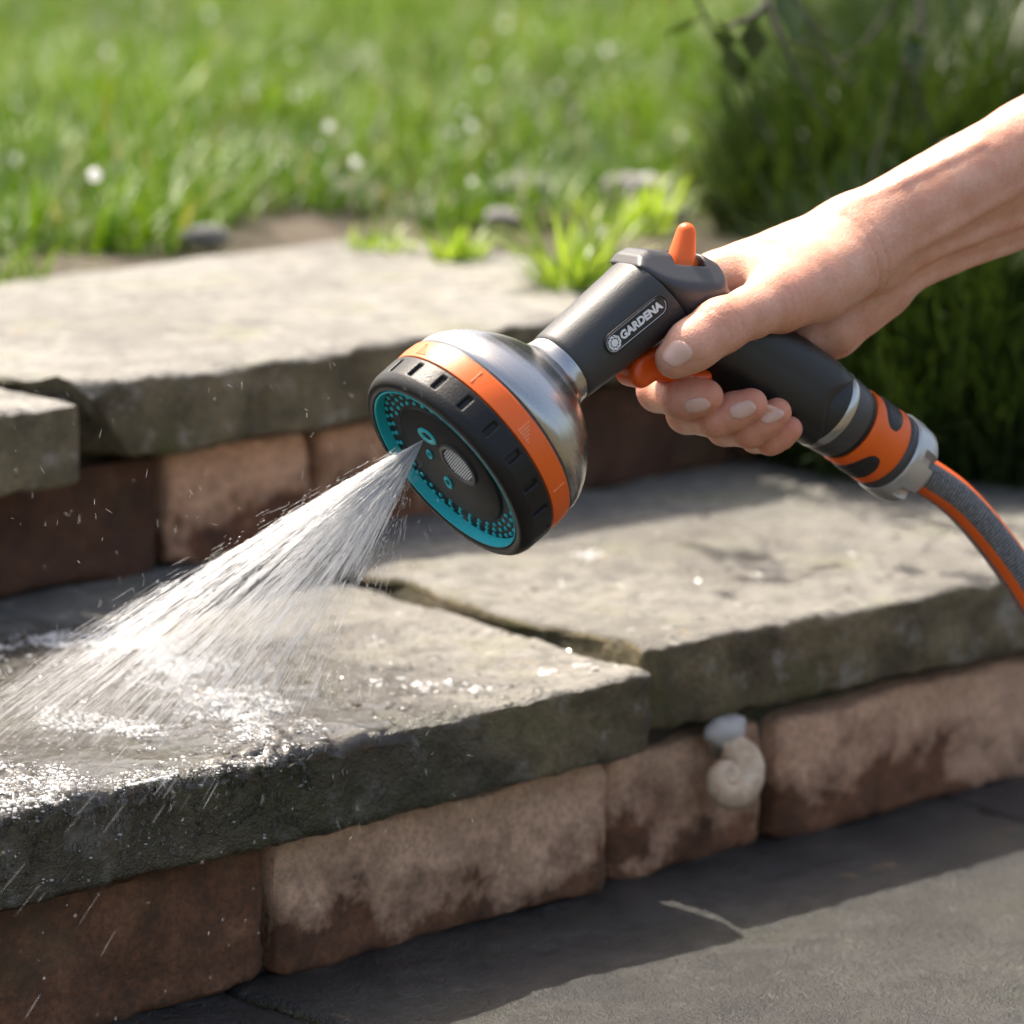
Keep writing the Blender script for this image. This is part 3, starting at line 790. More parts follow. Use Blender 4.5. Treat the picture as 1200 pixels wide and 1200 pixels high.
# handle body (barrel end + pistol grip) from a distance field
H_ = .7
def make_field(lo, hi, h, fn):
    g = Grid(lo, hi, h); S, P = g.block(lo, hi); g.g[S] = fn(*P); return surface_nets(g.g.astype(np.float64), g.lo, h)
side = [(126.0, 17.4), (131.4, 18.8), (137.3, 17.4), (147.9, 8.4), (160.4, -2.4), (163.4, -9.4), (160.2, -18.7), (163.0, -28.6), (173, -46.4), (186, -68.8), (194.3, -87.9), (197.6, -101.0), (160.6, -113.6), (155, -100.4), (147, -82.3), (139.6, -64.3), (134.2, -49.8), (129, -37.5), (130.5, -26.5), (133.2, -20.5)]
def body_fn(X, Y, Z):
    d = poly2(X, Y, side)
    hz = np.interp(-Y, [-20, 12, 25, 44, 66, 90, 112], [18.0, 18.2, 16.2, 14.8, 16.4, 18.4, 19.4]).astype(np.float32)
    k = np.interp(-Y, [-20, 12, 30, 70, 104], [9, 9, 15, 18, 20]).astype(np.float32)
    b = smax(d, np.abs(Z) - hz, k)
    # lever slot in the sloping back
    u = ((X - 151.5) * .757 - (Y - 2.0) * .653); v = ((X - 151.5) * .653 + (Y - 2.0) * .757)
    q = np.maximum(np.maximum(np.abs(u) - 8.2, np.abs(Z) - 9.0), np.abs(v) - 10)
    b = smax(b, ((X - 151.5) * .653 + (Y - 3.0) * .757) * .70 + (Z - 6.5) * .714, 2.5)
    b = smax(b, -q, 1.4)
    # channel along the front of the grip and a scooped mark near its end
    for (p, r_, r2) in (((139, -54, 18.2), (150, -74, 19.8), .8), ((150, -74, 19.8), (159, -82, 20.4), .8)):
        b = smax(b, -rcone((X, Y, Z), p, r_, r2, r2), 1.2)
    return b
v, f = make_field((122, -118, -25), (204, 24, 25), .75, body_fn)
body = part('handle_body', v, f, None, ang=60)
def mat_body():
    s = NT('handle_plastic'); tc = s.n('TexCoord'); sp = s.n('SeparateXYZ'); s.l(tc.outputs['Object'], sp.inputs[0])
    m = s.ramp(s.math('ADD', s.math('MULTIPLY', sp.outputs[1], 1000.0 / 200), .5), [(.36, GRAY(1)), (.368, GRAY(0))])
    t = s.mix(m, (.045, .045, .046), (.014, .014, .0145)); s.set(Base_Color=t, Roughness=.42)
    s.bump(s.noise(s.coord('Object'), 1400, 3, .6), .3, .0003); return s.m
body.data.materials.append(mat_body())
def lever_fn(X, Y, Z):
    d = rcone((X, Y, Z * .95), (148.0, -3.0, 0), (160.6, 9.4, 0), 7.2, 4.4)
    return smin(d, rcone((X, Y, Z), (147, -3, 0), (154, -5, 0), 4.0, 4.0), 2)
v, f = make_field((136, -16, -9), (170, 20, 9), .5, lever_fn); part('flow_lever', v, f, M_ORG)
def trig_fn(X, Y, Z):
    X = X + 3.0; P = (X, Y, 0 * Z)
    d = rcone(P, (106, -26.0, 0), (114, -28.5, 0), 6.4, 4.8)
    d = smin(d, rcone(P, (114, -30, 0), (122.5, -41.8, 0), 3.8, 4.0), 3)
    d = smin(d, rcone(P, (122.5, -41.8, 0), (133, -48.6, 0), 4.0, 3.2), 3)
    d = smin(d, rcone(P, (108, -22, 0), (126, -26, 0), 4, 4), 3)
    return smax(d, np.abs(Z - 1.0) - 9.0, 5)
v, f = make_field((88, -58, -13), (140, -12, 14), .55, trig_fn); part('trigger', v, f, M_ORGD)

# maker's plate on the barrel side
la, lb_ = loc(719, 402, 17.3), loc(772, 358.5, 17.3)
pc = (la + lb_) / 2; pd = lb_ - la; pl = np.linalg.norm(pd[:2]); pang = math.atan2(pd[1], pd[0])
plate = empty('maker_plate'); plate.parent = spr
plate.location = (pc[0] * MM, pc[1] * MM, 17.55 * MM); plate.rotation_euler = (0, 0, pang)
def stadium(L, r, n=20):
    pts = []
    for k in range(n + 1): t = -math.pi / 2 + math.pi * k / n; pts.append((L / 2 + r * math.cos(t), r * math.sin(t)))
    for k in range(n + 1): t = math.pi / 2 + math.pi * k / n; pts.append((-L / 2 + r * math.cos(t), r * math.sin(t)))
    return pts
def stad_mesh(levels):
    vs, n = [], None
    for (r, z) in levels:
        p = stadium(pl - .6, r); n = len(p); vs += [(x, y, z) for x, y in p]
    fs = []
    for k in range(len(levels) - 1):
        for j in range(n): fs.append([k * n + j, k * n + (j + 1) % n, (k + 1) * n + (j + 1) % n, (k + 1) * n + j])
    return vs, fs, n
vs, fs, n = stad_mesh([(5.1, -2.2), (5.1, .25), (4.9, .5), (4.6, .5), (4.3, -.05)]); fs.append(list(range(4 * n, 5 * n)))
part('plate_recess', V(vs), fs, mat_plain('plate_black', (.018, .018, .019), .45), parent=plate)
def line_tube(pts, r, n=6):
    pts = V(pts); vs, fs = [], []
    for k, p in enumerate(pts):
        d = pts[min(k + 1, len(pts) - 1)] - pts[max(k - 1, 0)]; d = d / np.linalg.norm(d)
        up = V([0, 0, 1.]); s_ = np.cross(d, up); s_ = s_ / (np.linalg.norm(s_) + 1e-9); u = np.cross(s_, d)
        for j in range(n): t = j / n * 2 * math.pi; vs.append(p + r * (math.cos(t) * s_ + math.sin(t) * u))
    for k in range(len(pts) - 1):
        for j in range(n): fs.append([k * n + j, k * n + (j + 1) % n, (k + 1) * n + (j + 1) % n, (k + 1) * n + j])
    return vs, fs
st = stadium(pl - .6, 4.0)
vs, fs = line_tube([(x, y, 0) for x, y in st[-22:] + st[:12]], .13)
part('plate_border', V(vs), fs, M_SILV, parent=plate)
# the lettering
cu = bpy.data.curves.new('lettering', 'FONT'); cu.body = 'GARDENA'; cu.size = 1.0; cu.extrude = .05; cu.offset = .045; cu.space_character = 1.02
to = bpy.data.objects.new('lettering', cu); col.objects.link(to)
dg = bpy.context.evaluated_depsgraph_get(); me = bpy.data.meshes.new_from_object(to.evaluated_get(dg)); bpy.data.objects.remove(to)
co = np.zeros(len(me.vertices) * 3); me.vertices.foreach_get('co', co); co = co.reshape(-1, 3)
x0, x1, y0, y1 = co[:, 0].min(), co[:, 0].max(), co[:, 1].min(), co[:, 1].max()
TL = pl - 7.0 + 4.0; th_ = 4.1
co[:, 0] = (co[:, 0] - x0) / (x1 - x0) * TL + (-pl / 2 + 4.4); co[:, 1] = (co[:, 1] - y0) / (y1 - y0) * th_ - th_ / 2 + .35
co[:, 2] = (co[:, 2] - co[:, 2].min()) * 5 + .0
me.vertices.foreach_set('co', (co * MM).ravel()); me.materials.append(M_SILV)
to = bpy.data.objects.new('lettering', me); col.objects.link(to); to.parent = plate
# flower emblem
em = empty('emblem'); 
vs, fs = [], []
ex, ey = -pl / 2 + .3, 0.0
def disc(x, y, r, z, n=20):
    b0 = len(vs); vs.extend([(x + r * math.cos(t), y + r * math.sin(t), zz) for zz in (0, z) for t in np.linspace(0, 2 * math.pi, n, endpoint=False)])
    fs.append(list(range(b0 + n, b0 + 2 * n))); fs.extend([[b0 + j, b0 + (j + 1) % n, b0 + n + (j + 1) % n, b0 + n + j] for j in range(n)])
disc(ex, ey, 1.75, .45)
for k in range(9):
    t = k / 9 * 2 * math.pi; b0 = len(vs)
    loop = []
    for (r_, dt) in ((2.15, -.20), (2.55, -.34), (3.3, -.28), (3.55, 0), (3.3, .30), (2.7, .20), (2.2, .22)):
        tt = t + dt + (r_ - 2.2) * .35; loop.append((ex + r_ * math.cos(tt), ey + r_ * math.sin(tt)))
    m = len(loop); vs.extend([(x, y, 0) for x, y in loop] + [(x, y, .45) for x, y in loop])
    fs.append(list(range(b0 + m, b0 + 2 * m))); fs.extend([[b0 + j, b0 + (j + 1) % m, b0 + m + (j + 1) % m, b0 + m + j] for j in range(m)])
bpy.data.objects.remove(em)
part('flower_emblem', V(vs), fs, M_SILV, parent=plate, smooth=False)

# tail of the grip
GD = V([.404, -.915, 0.]); GD /= np.linalg.norm(GD); GO = V([178.4, -104.2, 0.])
gfr = frame_of(GO, GD); gfr = (gfr[0], gfr[1] * 1.1, gfr[2], gfr[3])
part('grip_flare', *lathe([(-11, 15.5), (-8, 17.8), (-5, 19.0), (-2.5, 19.7), (-.6, 19.9), (-.5, 15)], gfr, n=96), M_GRIP)
part('silver_band', *lathe([(-1.5, 17), (-1.0, 19.5), (0, 20.0), (3.0, 20.0), (3.8, 19.7), (3.8, 17)], gfr, n=96), M_SATIN)
part('tail_cone', *lathe([(3.7, 17), (3.8, 19.5), (8, 19.4), (13.5, 18.9), (14, 18.4), (14, 15)], gfr, n=96), M_DKG)
part('tail_seal', *lathe([(13.8, 15), (14.1, 18.1), (15.2, 18.4), (16.2, 18.1), (16.4, 15)], gfr, n=96), M_BLK)

# ------------------------------------------------------------------ hose connector
con = empty('hose_connector', matrix=SPR_M @ Matrix.Translation(Vector(GO + GD * 18.15) * MM))
props(con, 'orange hose connector with black grip pads and grey notched collar', 'hose connector')
cfr = frame_of(V([0, 0, 0.]), GD); cfr = (cfr[0], cfr[1] * 1.1, cfr[2], cfr[3])
part('orange_shell', *lathe([(0, 16), (.2, 18.6), (1.2, 19.1), (6, 18.8), (12, 18.9), (18, 19.5), (20.2, 19.6), (21, 19.0), (21, 15)], cfr, n=96), M_ORG, parent=con)
def pad(tc, half_t, sc_, half_s, r0):
    n, m = 28, 14; vs, fs = [], []
    for i in range(m + 1):
        rr = i / m
        for j in range(n):
            t = j / n * 2 * math.pi; ct, st_ = math.cos(t), math.sin(t)
            e = 2.6; ux = np.sign(ct) * abs(ct) ** (2 / e) * rr; uy_ = np.sign(st_) * abs(st_) ** (2 / e) * rr
            th = tc + ux * half_t; s_ = sc_ + uy_ * half_s
            rib = .22 * math.cos(s_ * 2.4) if rr < .75 else 0
            r = r0 + .7 * (1 - rr ** 6) + rib
            vs.append(cfr[0] + cfr[1] * s_ + r * (math.sin(th) * cfr[2] + math.cos(th) * cfr[3]))
    for i in range(m):
        for j in range(n): fs.append([i * n + j, i * n + (j + 1) % n, (i + 1) * n + (j + 1) % n, (i + 1) * n + j])
    return vs, fs
for tc in (math.pi / 2 - .38, -math.pi / 2 + .15):
    vs, fs = pad(tc, .95, 11.2, 6.4, 18.75); part('grip_pad', V(vs), fs, M_GRIP, parent=con, ang=60)
part('grey_ring', *lathe([(21, 15), (21.1, 18.8), (22, 19.5), (24.5, 19.7), (25.2, 19.2), (25.2, 15)], cfr, n=96), M_DKG, parent=con)
def notch(s_, th):
    k = 6; ph = (th * k / (2 * np.pi) + .35) % 1.0; dd = np.abs(ph - .5)
    return -4.2 * np.clip((.17 - dd) / .05, 0, 1) * np.clip((s_ - 30.5) / 3.0, 0, 1)
part('collar_nut', *lathe([(25, 15), (25.2, 19.9), (26.2, 20.5)] + [(x, 20.5 - max(0, x - 32) ** 2 * .03) for x in np.arange(27, 39, .6)] + [(39.6, 18.2), (40.4, 16.8), (40.8, 15), (40.8, 8)], cfr, n=240, rfun=notch), M_LGT, parent=con, ang=45)

# ------------------------------------------------------------------ hose
def hose():
    st_ = GO + GD * 52; 
    P = [GO + GD * 50, GO + GD * 60, loc(1116, 580, 1), loc(1162, 630, 4), loc(1205, 692, 8), loc(1250, 775, 12), loc(1300, 905, 14)]
    w = [C0 + SM.T @ (p * MM) for p in P]
    e = w[-1].copy(); e2 = V([e[0] + .03, e[1] - .02, -.10]); w += [e2, V([e2[0] + .10, e2[1] - .05, -.108]), V([e2[0] + .35, e2[1] - .02, -.108]), V([e2[0] + .7, e2[1] + .1, -.108])]
    w = V(w)
    pts = []
    for k in range(len(w) - 1):
        p0, p1, p2, p3 = w[max(k - 1, 0)], w[k], w[k + 1], w[min(k + 2, len(w) - 1)]
        for t in np.linspace(0, 1, 40, endpoint=False):
            pts.append(.5 * (2 * p1 + (p2 - p0) * t + (2 * p0 - 5 * p1 + 4 * p2 - p3) * t * t + (3 * p1 - p0 - 3 * p2 + p3) * t ** 3))
    pts = V(pts); k5 = 9; pts = np.stack([np.convolve(np.pad(pts[:, i], k5 // 2, 'edge'), np.ones(k5) / k5, 'valid') for i in range(3)], 1)
    seg = np.linalg.norm(np.diff(pts, axis=0), axis=1); al = np.concatenate([[0], np.cumsum(seg)])
    u = np.arange(0, al[-1], .00055); pts = np.stack([np.interp(u, al, pts[:, i]) for i in range(3)], 1)
    T = np.gradient(pts, axis=0); T /= np.linalg.norm(T, axis=1)[:, None]
    n = 48; th = np.linspace(0, 2 * np.pi, n, endpoint=False)
    side = np.cross(T, SZ[None]); side /= np.linalg.norm(side, axis=1)[:, None]; fr = np.cross(side, T)
    r = .0091 + .00009 * np.sin(u / .0019 * 2 * np.pi)[:, None] * np.ones((1, n))
    v = pts[:, None] + r[..., None] * (np.cos(th)[None, :, None] * side[:, None] + np.sin(th)[None, :, None] * fr[:, None])
    m = len(pts); i = np.arange(m * n).reshape(m, n)
    f = np.stack([i[:-1], np.roll(i, -1, 1)[:-1], np.roll(i, -1, 1)[1:], i[1:]], -1).reshape(-1, 4)[:, ::-1].copy()
    o = mk('garden_hose', v.reshape(-1, 3), f, None)
    at = o.data.attributes.new('around', 'FLOAT', 'POINT'); at.data.foreach_set('value', np.tile(th / (2 * np.pi), m).astype(np.float32))
    al_ = o.data.attributes.new('along', 'FLOAT', 'POINT'); al_.data.foreach_set('value', np.repeat(u, n).astype(np.float32))
    s = NT('hose_rubber'); A1 = s.n('Attribute'); A1.attribute_name = 'around'; A2 = s.n('Attribute'); A2.attribute_name = 'along'
    c4 = s.math('ABSOLUTE', s.math('SUBTRACT', s.math('FRACT', s.math('ADD', s.math('MULTIPLY', A1.outputs['Fac'], 3.0), .25)), .5))
    stripe = s.ramp(c4, [(.135, GRAY(1)), (.15, GRAY(0))])
    wv = s.math('SINE', s.math('ADD', s.math('MULTIPLY', A2.outputs['Fac'], 2 * math.pi / .0019), s.math('MULTIPLY', s.noise(s.coord('Object'), 900, 2, .6), 2.5)))
    rib = s.ramp(s.math('ADD', s.math('MULTIPLY', wv, .25), s.math('MULTIPLY', s.noise(s.coord('Object'), 700, 3, .6), 1.0)), [(.2, (.035, .035, .036)), (.5, (.11, .11, .112)), (.8, (.26, .26, .265))])
    s.set(Base_Color=s.mix(stripe, rib, (.86, .13, .012)), Roughness=.42)
    s.bump(s.math('MULTIPLY', wv, s.math('SUBTRACT', 1.0, stripe)), .5, .0004)
    o.data.materials.append(s.m)
    props(o, 'grey ribbed garden hose with orange stripes leaving the connector', 'hose')
hose()

# ------------------------------------------------------------------ hand and forearm
def J(px, py, z): return loc(px, py, z)
def hand():
    lo, hi = V([86., -150., -80.]), V([470., 12., 60.])
    g = Grid(lo, hi, 1.25)
    def add(segs, k, kk=3.0, target=None):
        pts = V([s_[0] for s_ in segs] + [s_[1] for s_ in segs]); rm = max(max(s_[2], s_[3]) for s_ in segs) + 14
        S, P = g.block(pts.min(0) - rm, pts.max(0) + rm)
        d = None
        for (a, b, ra, rb) in segs:
            q = rcone(P, a, b, ra, rb); d = q if d is None else smin(d, q, kk)
        K = k(P) if callable(k) else k
        g.g[S] = smin(g.g[S], d, K)
    # forearm: an oval bundle that swells towards the elbow
    e1, e2 = J(1400, 95, 30), J(1400, 95, 30)
    fd = V([1., -.26, .05])
    wr_t, wr_b = J(1012, 277, -2), J(1040, 307, -12)
    ft, fb = J(1205, 172, 14), J(1205, 226, 0)
    et, eb = ft + (ft - wr_t) * 1.9, fb + (fb - wr_b) * 1.9
    add([(wr_t, ft, 20.5, 22), (ft, et, 22, 33)], 4)
    add([(wr_b, fb, 18.5, 21.5), (fb, eb, 21.5, 32)], 14)
    add([(J(1020, 285, -22), J(1200, 205, -14), 17, 22), (J(1200, 205, -14), (et + eb) / 2 + V([0, 0, -14]), 22, 30)], 14)
    # tendons and the ulnar edge of the wrist
    def surf(px, py, depth):
        for z in np.arange(58, -40, -.5):
            i = np.round((loc(px, py, z) - g.lo) / g.h).astype(int)
            if (i >= 0).all() and (i < g.n).all() and g.g[tuple(i)] < 0: return loc(px, py, z - depth)
        return loc(px, py, 0)
    for pts, r_ in (([(1042, 326), (1085, 300), (1140, 276), (1205, 252)], 3.4), ([(1030, 304), (1075, 284), (1125, 258), (1205, 212)], 2.8), ([(1060, 338), (1120, 312), (1205, 282)], 3.0), ([(985, 250), (1060, 215), (1150, 170)], 2.6)):
        q = [surf(x, y, r_ * .62) for x, y in pts]
        add([(q[k], q[k + 1], r_, r_) for k in range(len(q) - 1)], 3.2)
    # metacarpals
    mc = [((J(990, 272, -8), J(838, 327, -30)), 14.5, 11.5), ((J(985, 290, -20), J(862, 352, -38)), 14, 12),
          ((J(995, 315, -26), J(890, 378, -38)), 14, 11.5), ((J(1005, 335, -24), J(915, 398, -32)), 14, 11)]
    for (ab, ra, rb) in mc: add([(ab[0], ab[1], ra, rb)], 11)
    add([(J(1025, 335, -14), J(975, 382, -16), 17.5, 15), (J(975, 382, -16), J(945, 392, -18), 15, 12)], 8)
    # thenar and web
    add([(J(1005, 300, 2), J(952, 330, 10), 19, 18.5), (J(952, 330, 10), J(912, 350, 17), 18.5, 15.5)], 9)
    add([(J(905, 318, 2), J(868, 322, -20), 11.5, 9.5)], 10)
    add([(J(960, 305, -4), J(880, 318, -16), 14, 11)], 10)
    # thumb
    tm, ti, td, tt = J(912, 350, 18), J(845, 381, 26.5), J(813, 404, 25), J(791, 421, 22)
    M = tm
    def kroot(m, big=9.0, small=.9, reach=20.0):
        def f(P): return (small + big * np.exp(-((P[0] - m[0]) ** 2 + (P[1] - m[1]) ** 2 + (P[2] - m[2]) ** 2) / reach ** 2)).astype(np.float32)
        return f
    mid = (tm + ti) / 2 + V([0, 0, .5])
    add([(tm, mid, 14.0, 11.4), (mid, ti, 11.4, 11.9), (ti, td, 11.9, 11.3), (td, tt, 11.3, 8.9)], kroot(tm, 8), 4)
    # fingers: knuckle, middle joint, end joint, tip
    F = [(J(838, 327, -30), J(772, 458, -17), J(799, 468, 9), J(829, 464, 18.5), (11, 9.6, 9.0, 8.6, 7.4)),
         (J(862, 352, -38), J(806, 484, -15), J(838, 490, 11), J(880, 474, 21.5), (11.5, 9.4, 8.8, 8.4, 7.4)),
         (J(890, 378, -38), J(850, 500, -12), J(878, 503, 12), J(910, 484, 20.5), (11, 8.8, 8.2, 7.9, 6.9)),
         (J(915, 398, -32), J(886, 511, -9), J(903, 514, 9), J(926, 503, 15), (10, 7.6, 7.0, 6.8, 5.9))]
    for (m, p, d, t, r) in F:
        mp = (m + p) / 2 + V([4, 0, -2])
        add([(m, mp, r[0], r[1]), (mp, p, r[1], r[1] * 1.02), (p, d, r[2] * 1.03, r[2]), (d, d * .5 + t * .5, r[2], r[3]), (d * .5 + t * .5, t, r[3], r[4])], kroot(m, 9, .7), 3.0)
    v, f = surface_nets(g.g.astype(np.float64), g.lo, g.h)
    # creases over the joints, wrist folds
    def crease(p0, d, n_lines, gap, depth, rad):
        nonlocal v
        d = d / np.linalg.norm(d)
        for k in range(n_lines):
            o_ = (k - (n_lines - 1) / 2) * gap
            dist = (v - p0) @ d - o_ + .5 * vnoise(v * .35, 3 + k); near = np.exp(-((v - p0) ** 2).sum(1) / rad ** 2)
            v = v - nrm * (depth * near * np.exp(-(dist / .55) ** 2))[:, None]
    fn = np.cross(v[f[:, 1]] - v[f[:, 0]], v[f[:, 2]] - v[f[:, 0]]); nrm = np.zeros_like(v)
    for k in range(4): np.add.at(nrm, f[:, k], fn)
    nrm /= np.linalg.norm(nrm, axis=1)[:, None] + 1e-9
    crease(ti + V([0, 4, 8]), ti - td, 4, 2.4, .8, 11)
    crease(tm + V([0, 2, 10]), tm - ti, 3, 4.0, .35, 16)
    crease(J(1035, 318, 20), J(1100, 280, 20) - J(1030, 315, 20), 2, 6.0, 1.2, 24)
    for (m, p, d, t, r) in F: crease(d + V([0, -3, 6]), t - d, 2, 1.8, .35, 8)
    v = v + nrm * (.35 * fbm(v * .06, 3, 4))[:, None]
    o = mk('person', v * MM, f, None, matrix=SPR_M)
    props(o, 'bare forearm and right hand gripping the handle, thumb on the trigger', 'person')
    # skin
    at = o.data.attributes.new('flush', 'FLOAT', 'POINT')
    fl = np.zeros(len(v))
    for p, r, a_ in [(ti, 13, .55), (tt, 10, .35), (tm + V([0, 0, 8]), 16, .35)] + [(q[3], 12, .95) for q in F] + [(q[2], 11, .8) for q in F] + [(q[1], 14, .75) for q in F]:
        fl = np.maximum(fl, a_ * np.exp(-((v - p) ** 2).sum(1) / r ** 2))
    at.data.foreach_set('value', fl.astype(np.float32))
    s = NT('skin'); c = s.coord('Object'); A1 = s.n('Attribute'); A1.attribute_name = 'flush'
    n1 = s.noise(c, 70, 4, .6); n2 = s.noise(c, 500, 3, .6); vo = s.n('TexVoronoi'); vo.inputs['Scale'].default_value = 1100; s.l(c, vo.inputs['Vector'])
    t = s.ramp(n1, [(.3, (.66, .325, .22)), (.5, (.71, .38, .265)), (.7, (.76, .44, .325))])
    t = s.mix(s.ramp(n2, [(.35, GRAY(.25)), (.55, GRAY(0))]), t, (.55, .24, .14))
    t = s.mix(s.math('MULTIPLY', A1.outputs['Fac'], s.math('ADD', .45, s.math('MULTIPLY', n1, .6))), t, (.66, .20, .12))
    s.set(Base_Color=t, Roughness=.46, Subsurface_Weight=.5, Subsurface_Scale=.005)
    s.p.inputs['Subsurface Radius'].default_value = (1.0, .32, .16)
    s.p.inputs['Specular IOR Level'].default_value = .33
    s.bump(s.math('ADD', s.math('MULTIPLY', vo.outputs['Distance'], .7), s.math('ADD', n2, s.math('MULTIPLY', n1, .8))), .32, .0007)
    o.data.materials.append(s.m)
    # nails: thin shells lying on the fingertips
    bvh = BVHTree.FromPolygons([tuple(x) for x in v], [tuple(int(y) for y in q) for q in f])
    M_NAIL = mat_plain('nail', (.86, .50, .37), .16); M_NAIL.node_tree.nodes['Principled BSDF'].inputs['Subsurface Weight'].default_value = .2
    camL = SM @ (CC - C0) * 1000
    def nail(px, py, dirv, nvec, w, L, lb=None):
        tgt = loc(px, py, 22); dv = tgt - camL; dv /= np.linalg.norm(dv)
        h = bvh.ray_cast(Vector(camL), Vector(dv))
        if h[0] is None: return
        c0 = V(h[0]); nv = V(nvec, ) / np.linalg.norm(nvec) if nvec is not None else V(h[1])
        d = dirv - nv * (dirv @ nv); d /= np.linalg.norm(d); sd = np.cross(nv, d)
        n, m = 9, 40; vs_, ff = [], []
        for i in range(n):
            rr = i / (n - 1)
            for j in range(m):
                t = 2 * math.pi * j / m; ct_, st_ = math.cos(t), math.sin(t); e = 3.0
                u = np.sign(ct_) * abs(ct_) ** (2 / e) * rr; w_ = np.sign(st_) * abs(st_) ** (2 / e) * rr
                p = c0 + d * (u * L / 2) + sd * (w_ * w / 2 * (1 - .10 * max(0, -u))) - nv * (w_ ** 2 * w * .13)
                q = V(bvh.find_nearest(Vector(p))[0])
                lift = .42 * (1 - rr ** 5) - .22 * rr ** 5 + .45 * max(0, u) ** 3
                vs_.append(q + nv * lift)
        for i in range(n - 1):
            for j in range(m): ff.append([i * m + j, i * m + (j + 1) % m, (i + 1) * m + (j + 1) % m, (i + 1) * m + j])
        k = mk('fingernail', V(vs_) * MM, ff, M_NAIL); k.parent = o
        sol = k.modifiers.new('thickness', 'SOLIDIFY'); sol.thickness = .0004; sol.offset = -1
        sub = k.modifiers.new('smooth', 'SUBSURF'); sub.levels = 1; sub.render_levels = 1
    # camera right/up/toward in sprayer frame
    cr, cu_, ct = SM @ CR, SM @ CU, -(SM @ CF)
    nail(794, 416, tt - td, ct * .80 + cu_ * .45 - cr * .42, 12.5, 13.0)
    nail(817, 475, F[0][3] - F[0][2], ct * .42 - cu_ * .9 + cr * .1, 8.6, 11.5)
    nail(870, 479, F[1][3] - F[1][2], ct * .70 - cu_ * .72 + cr * .1, 9.0, 12.0)
    nail(904, 486, F[2][3] - F[2][2], ct * .72 - cu_ * .70 + cr * .12, 8.6, 11.5)
    return o
hand()

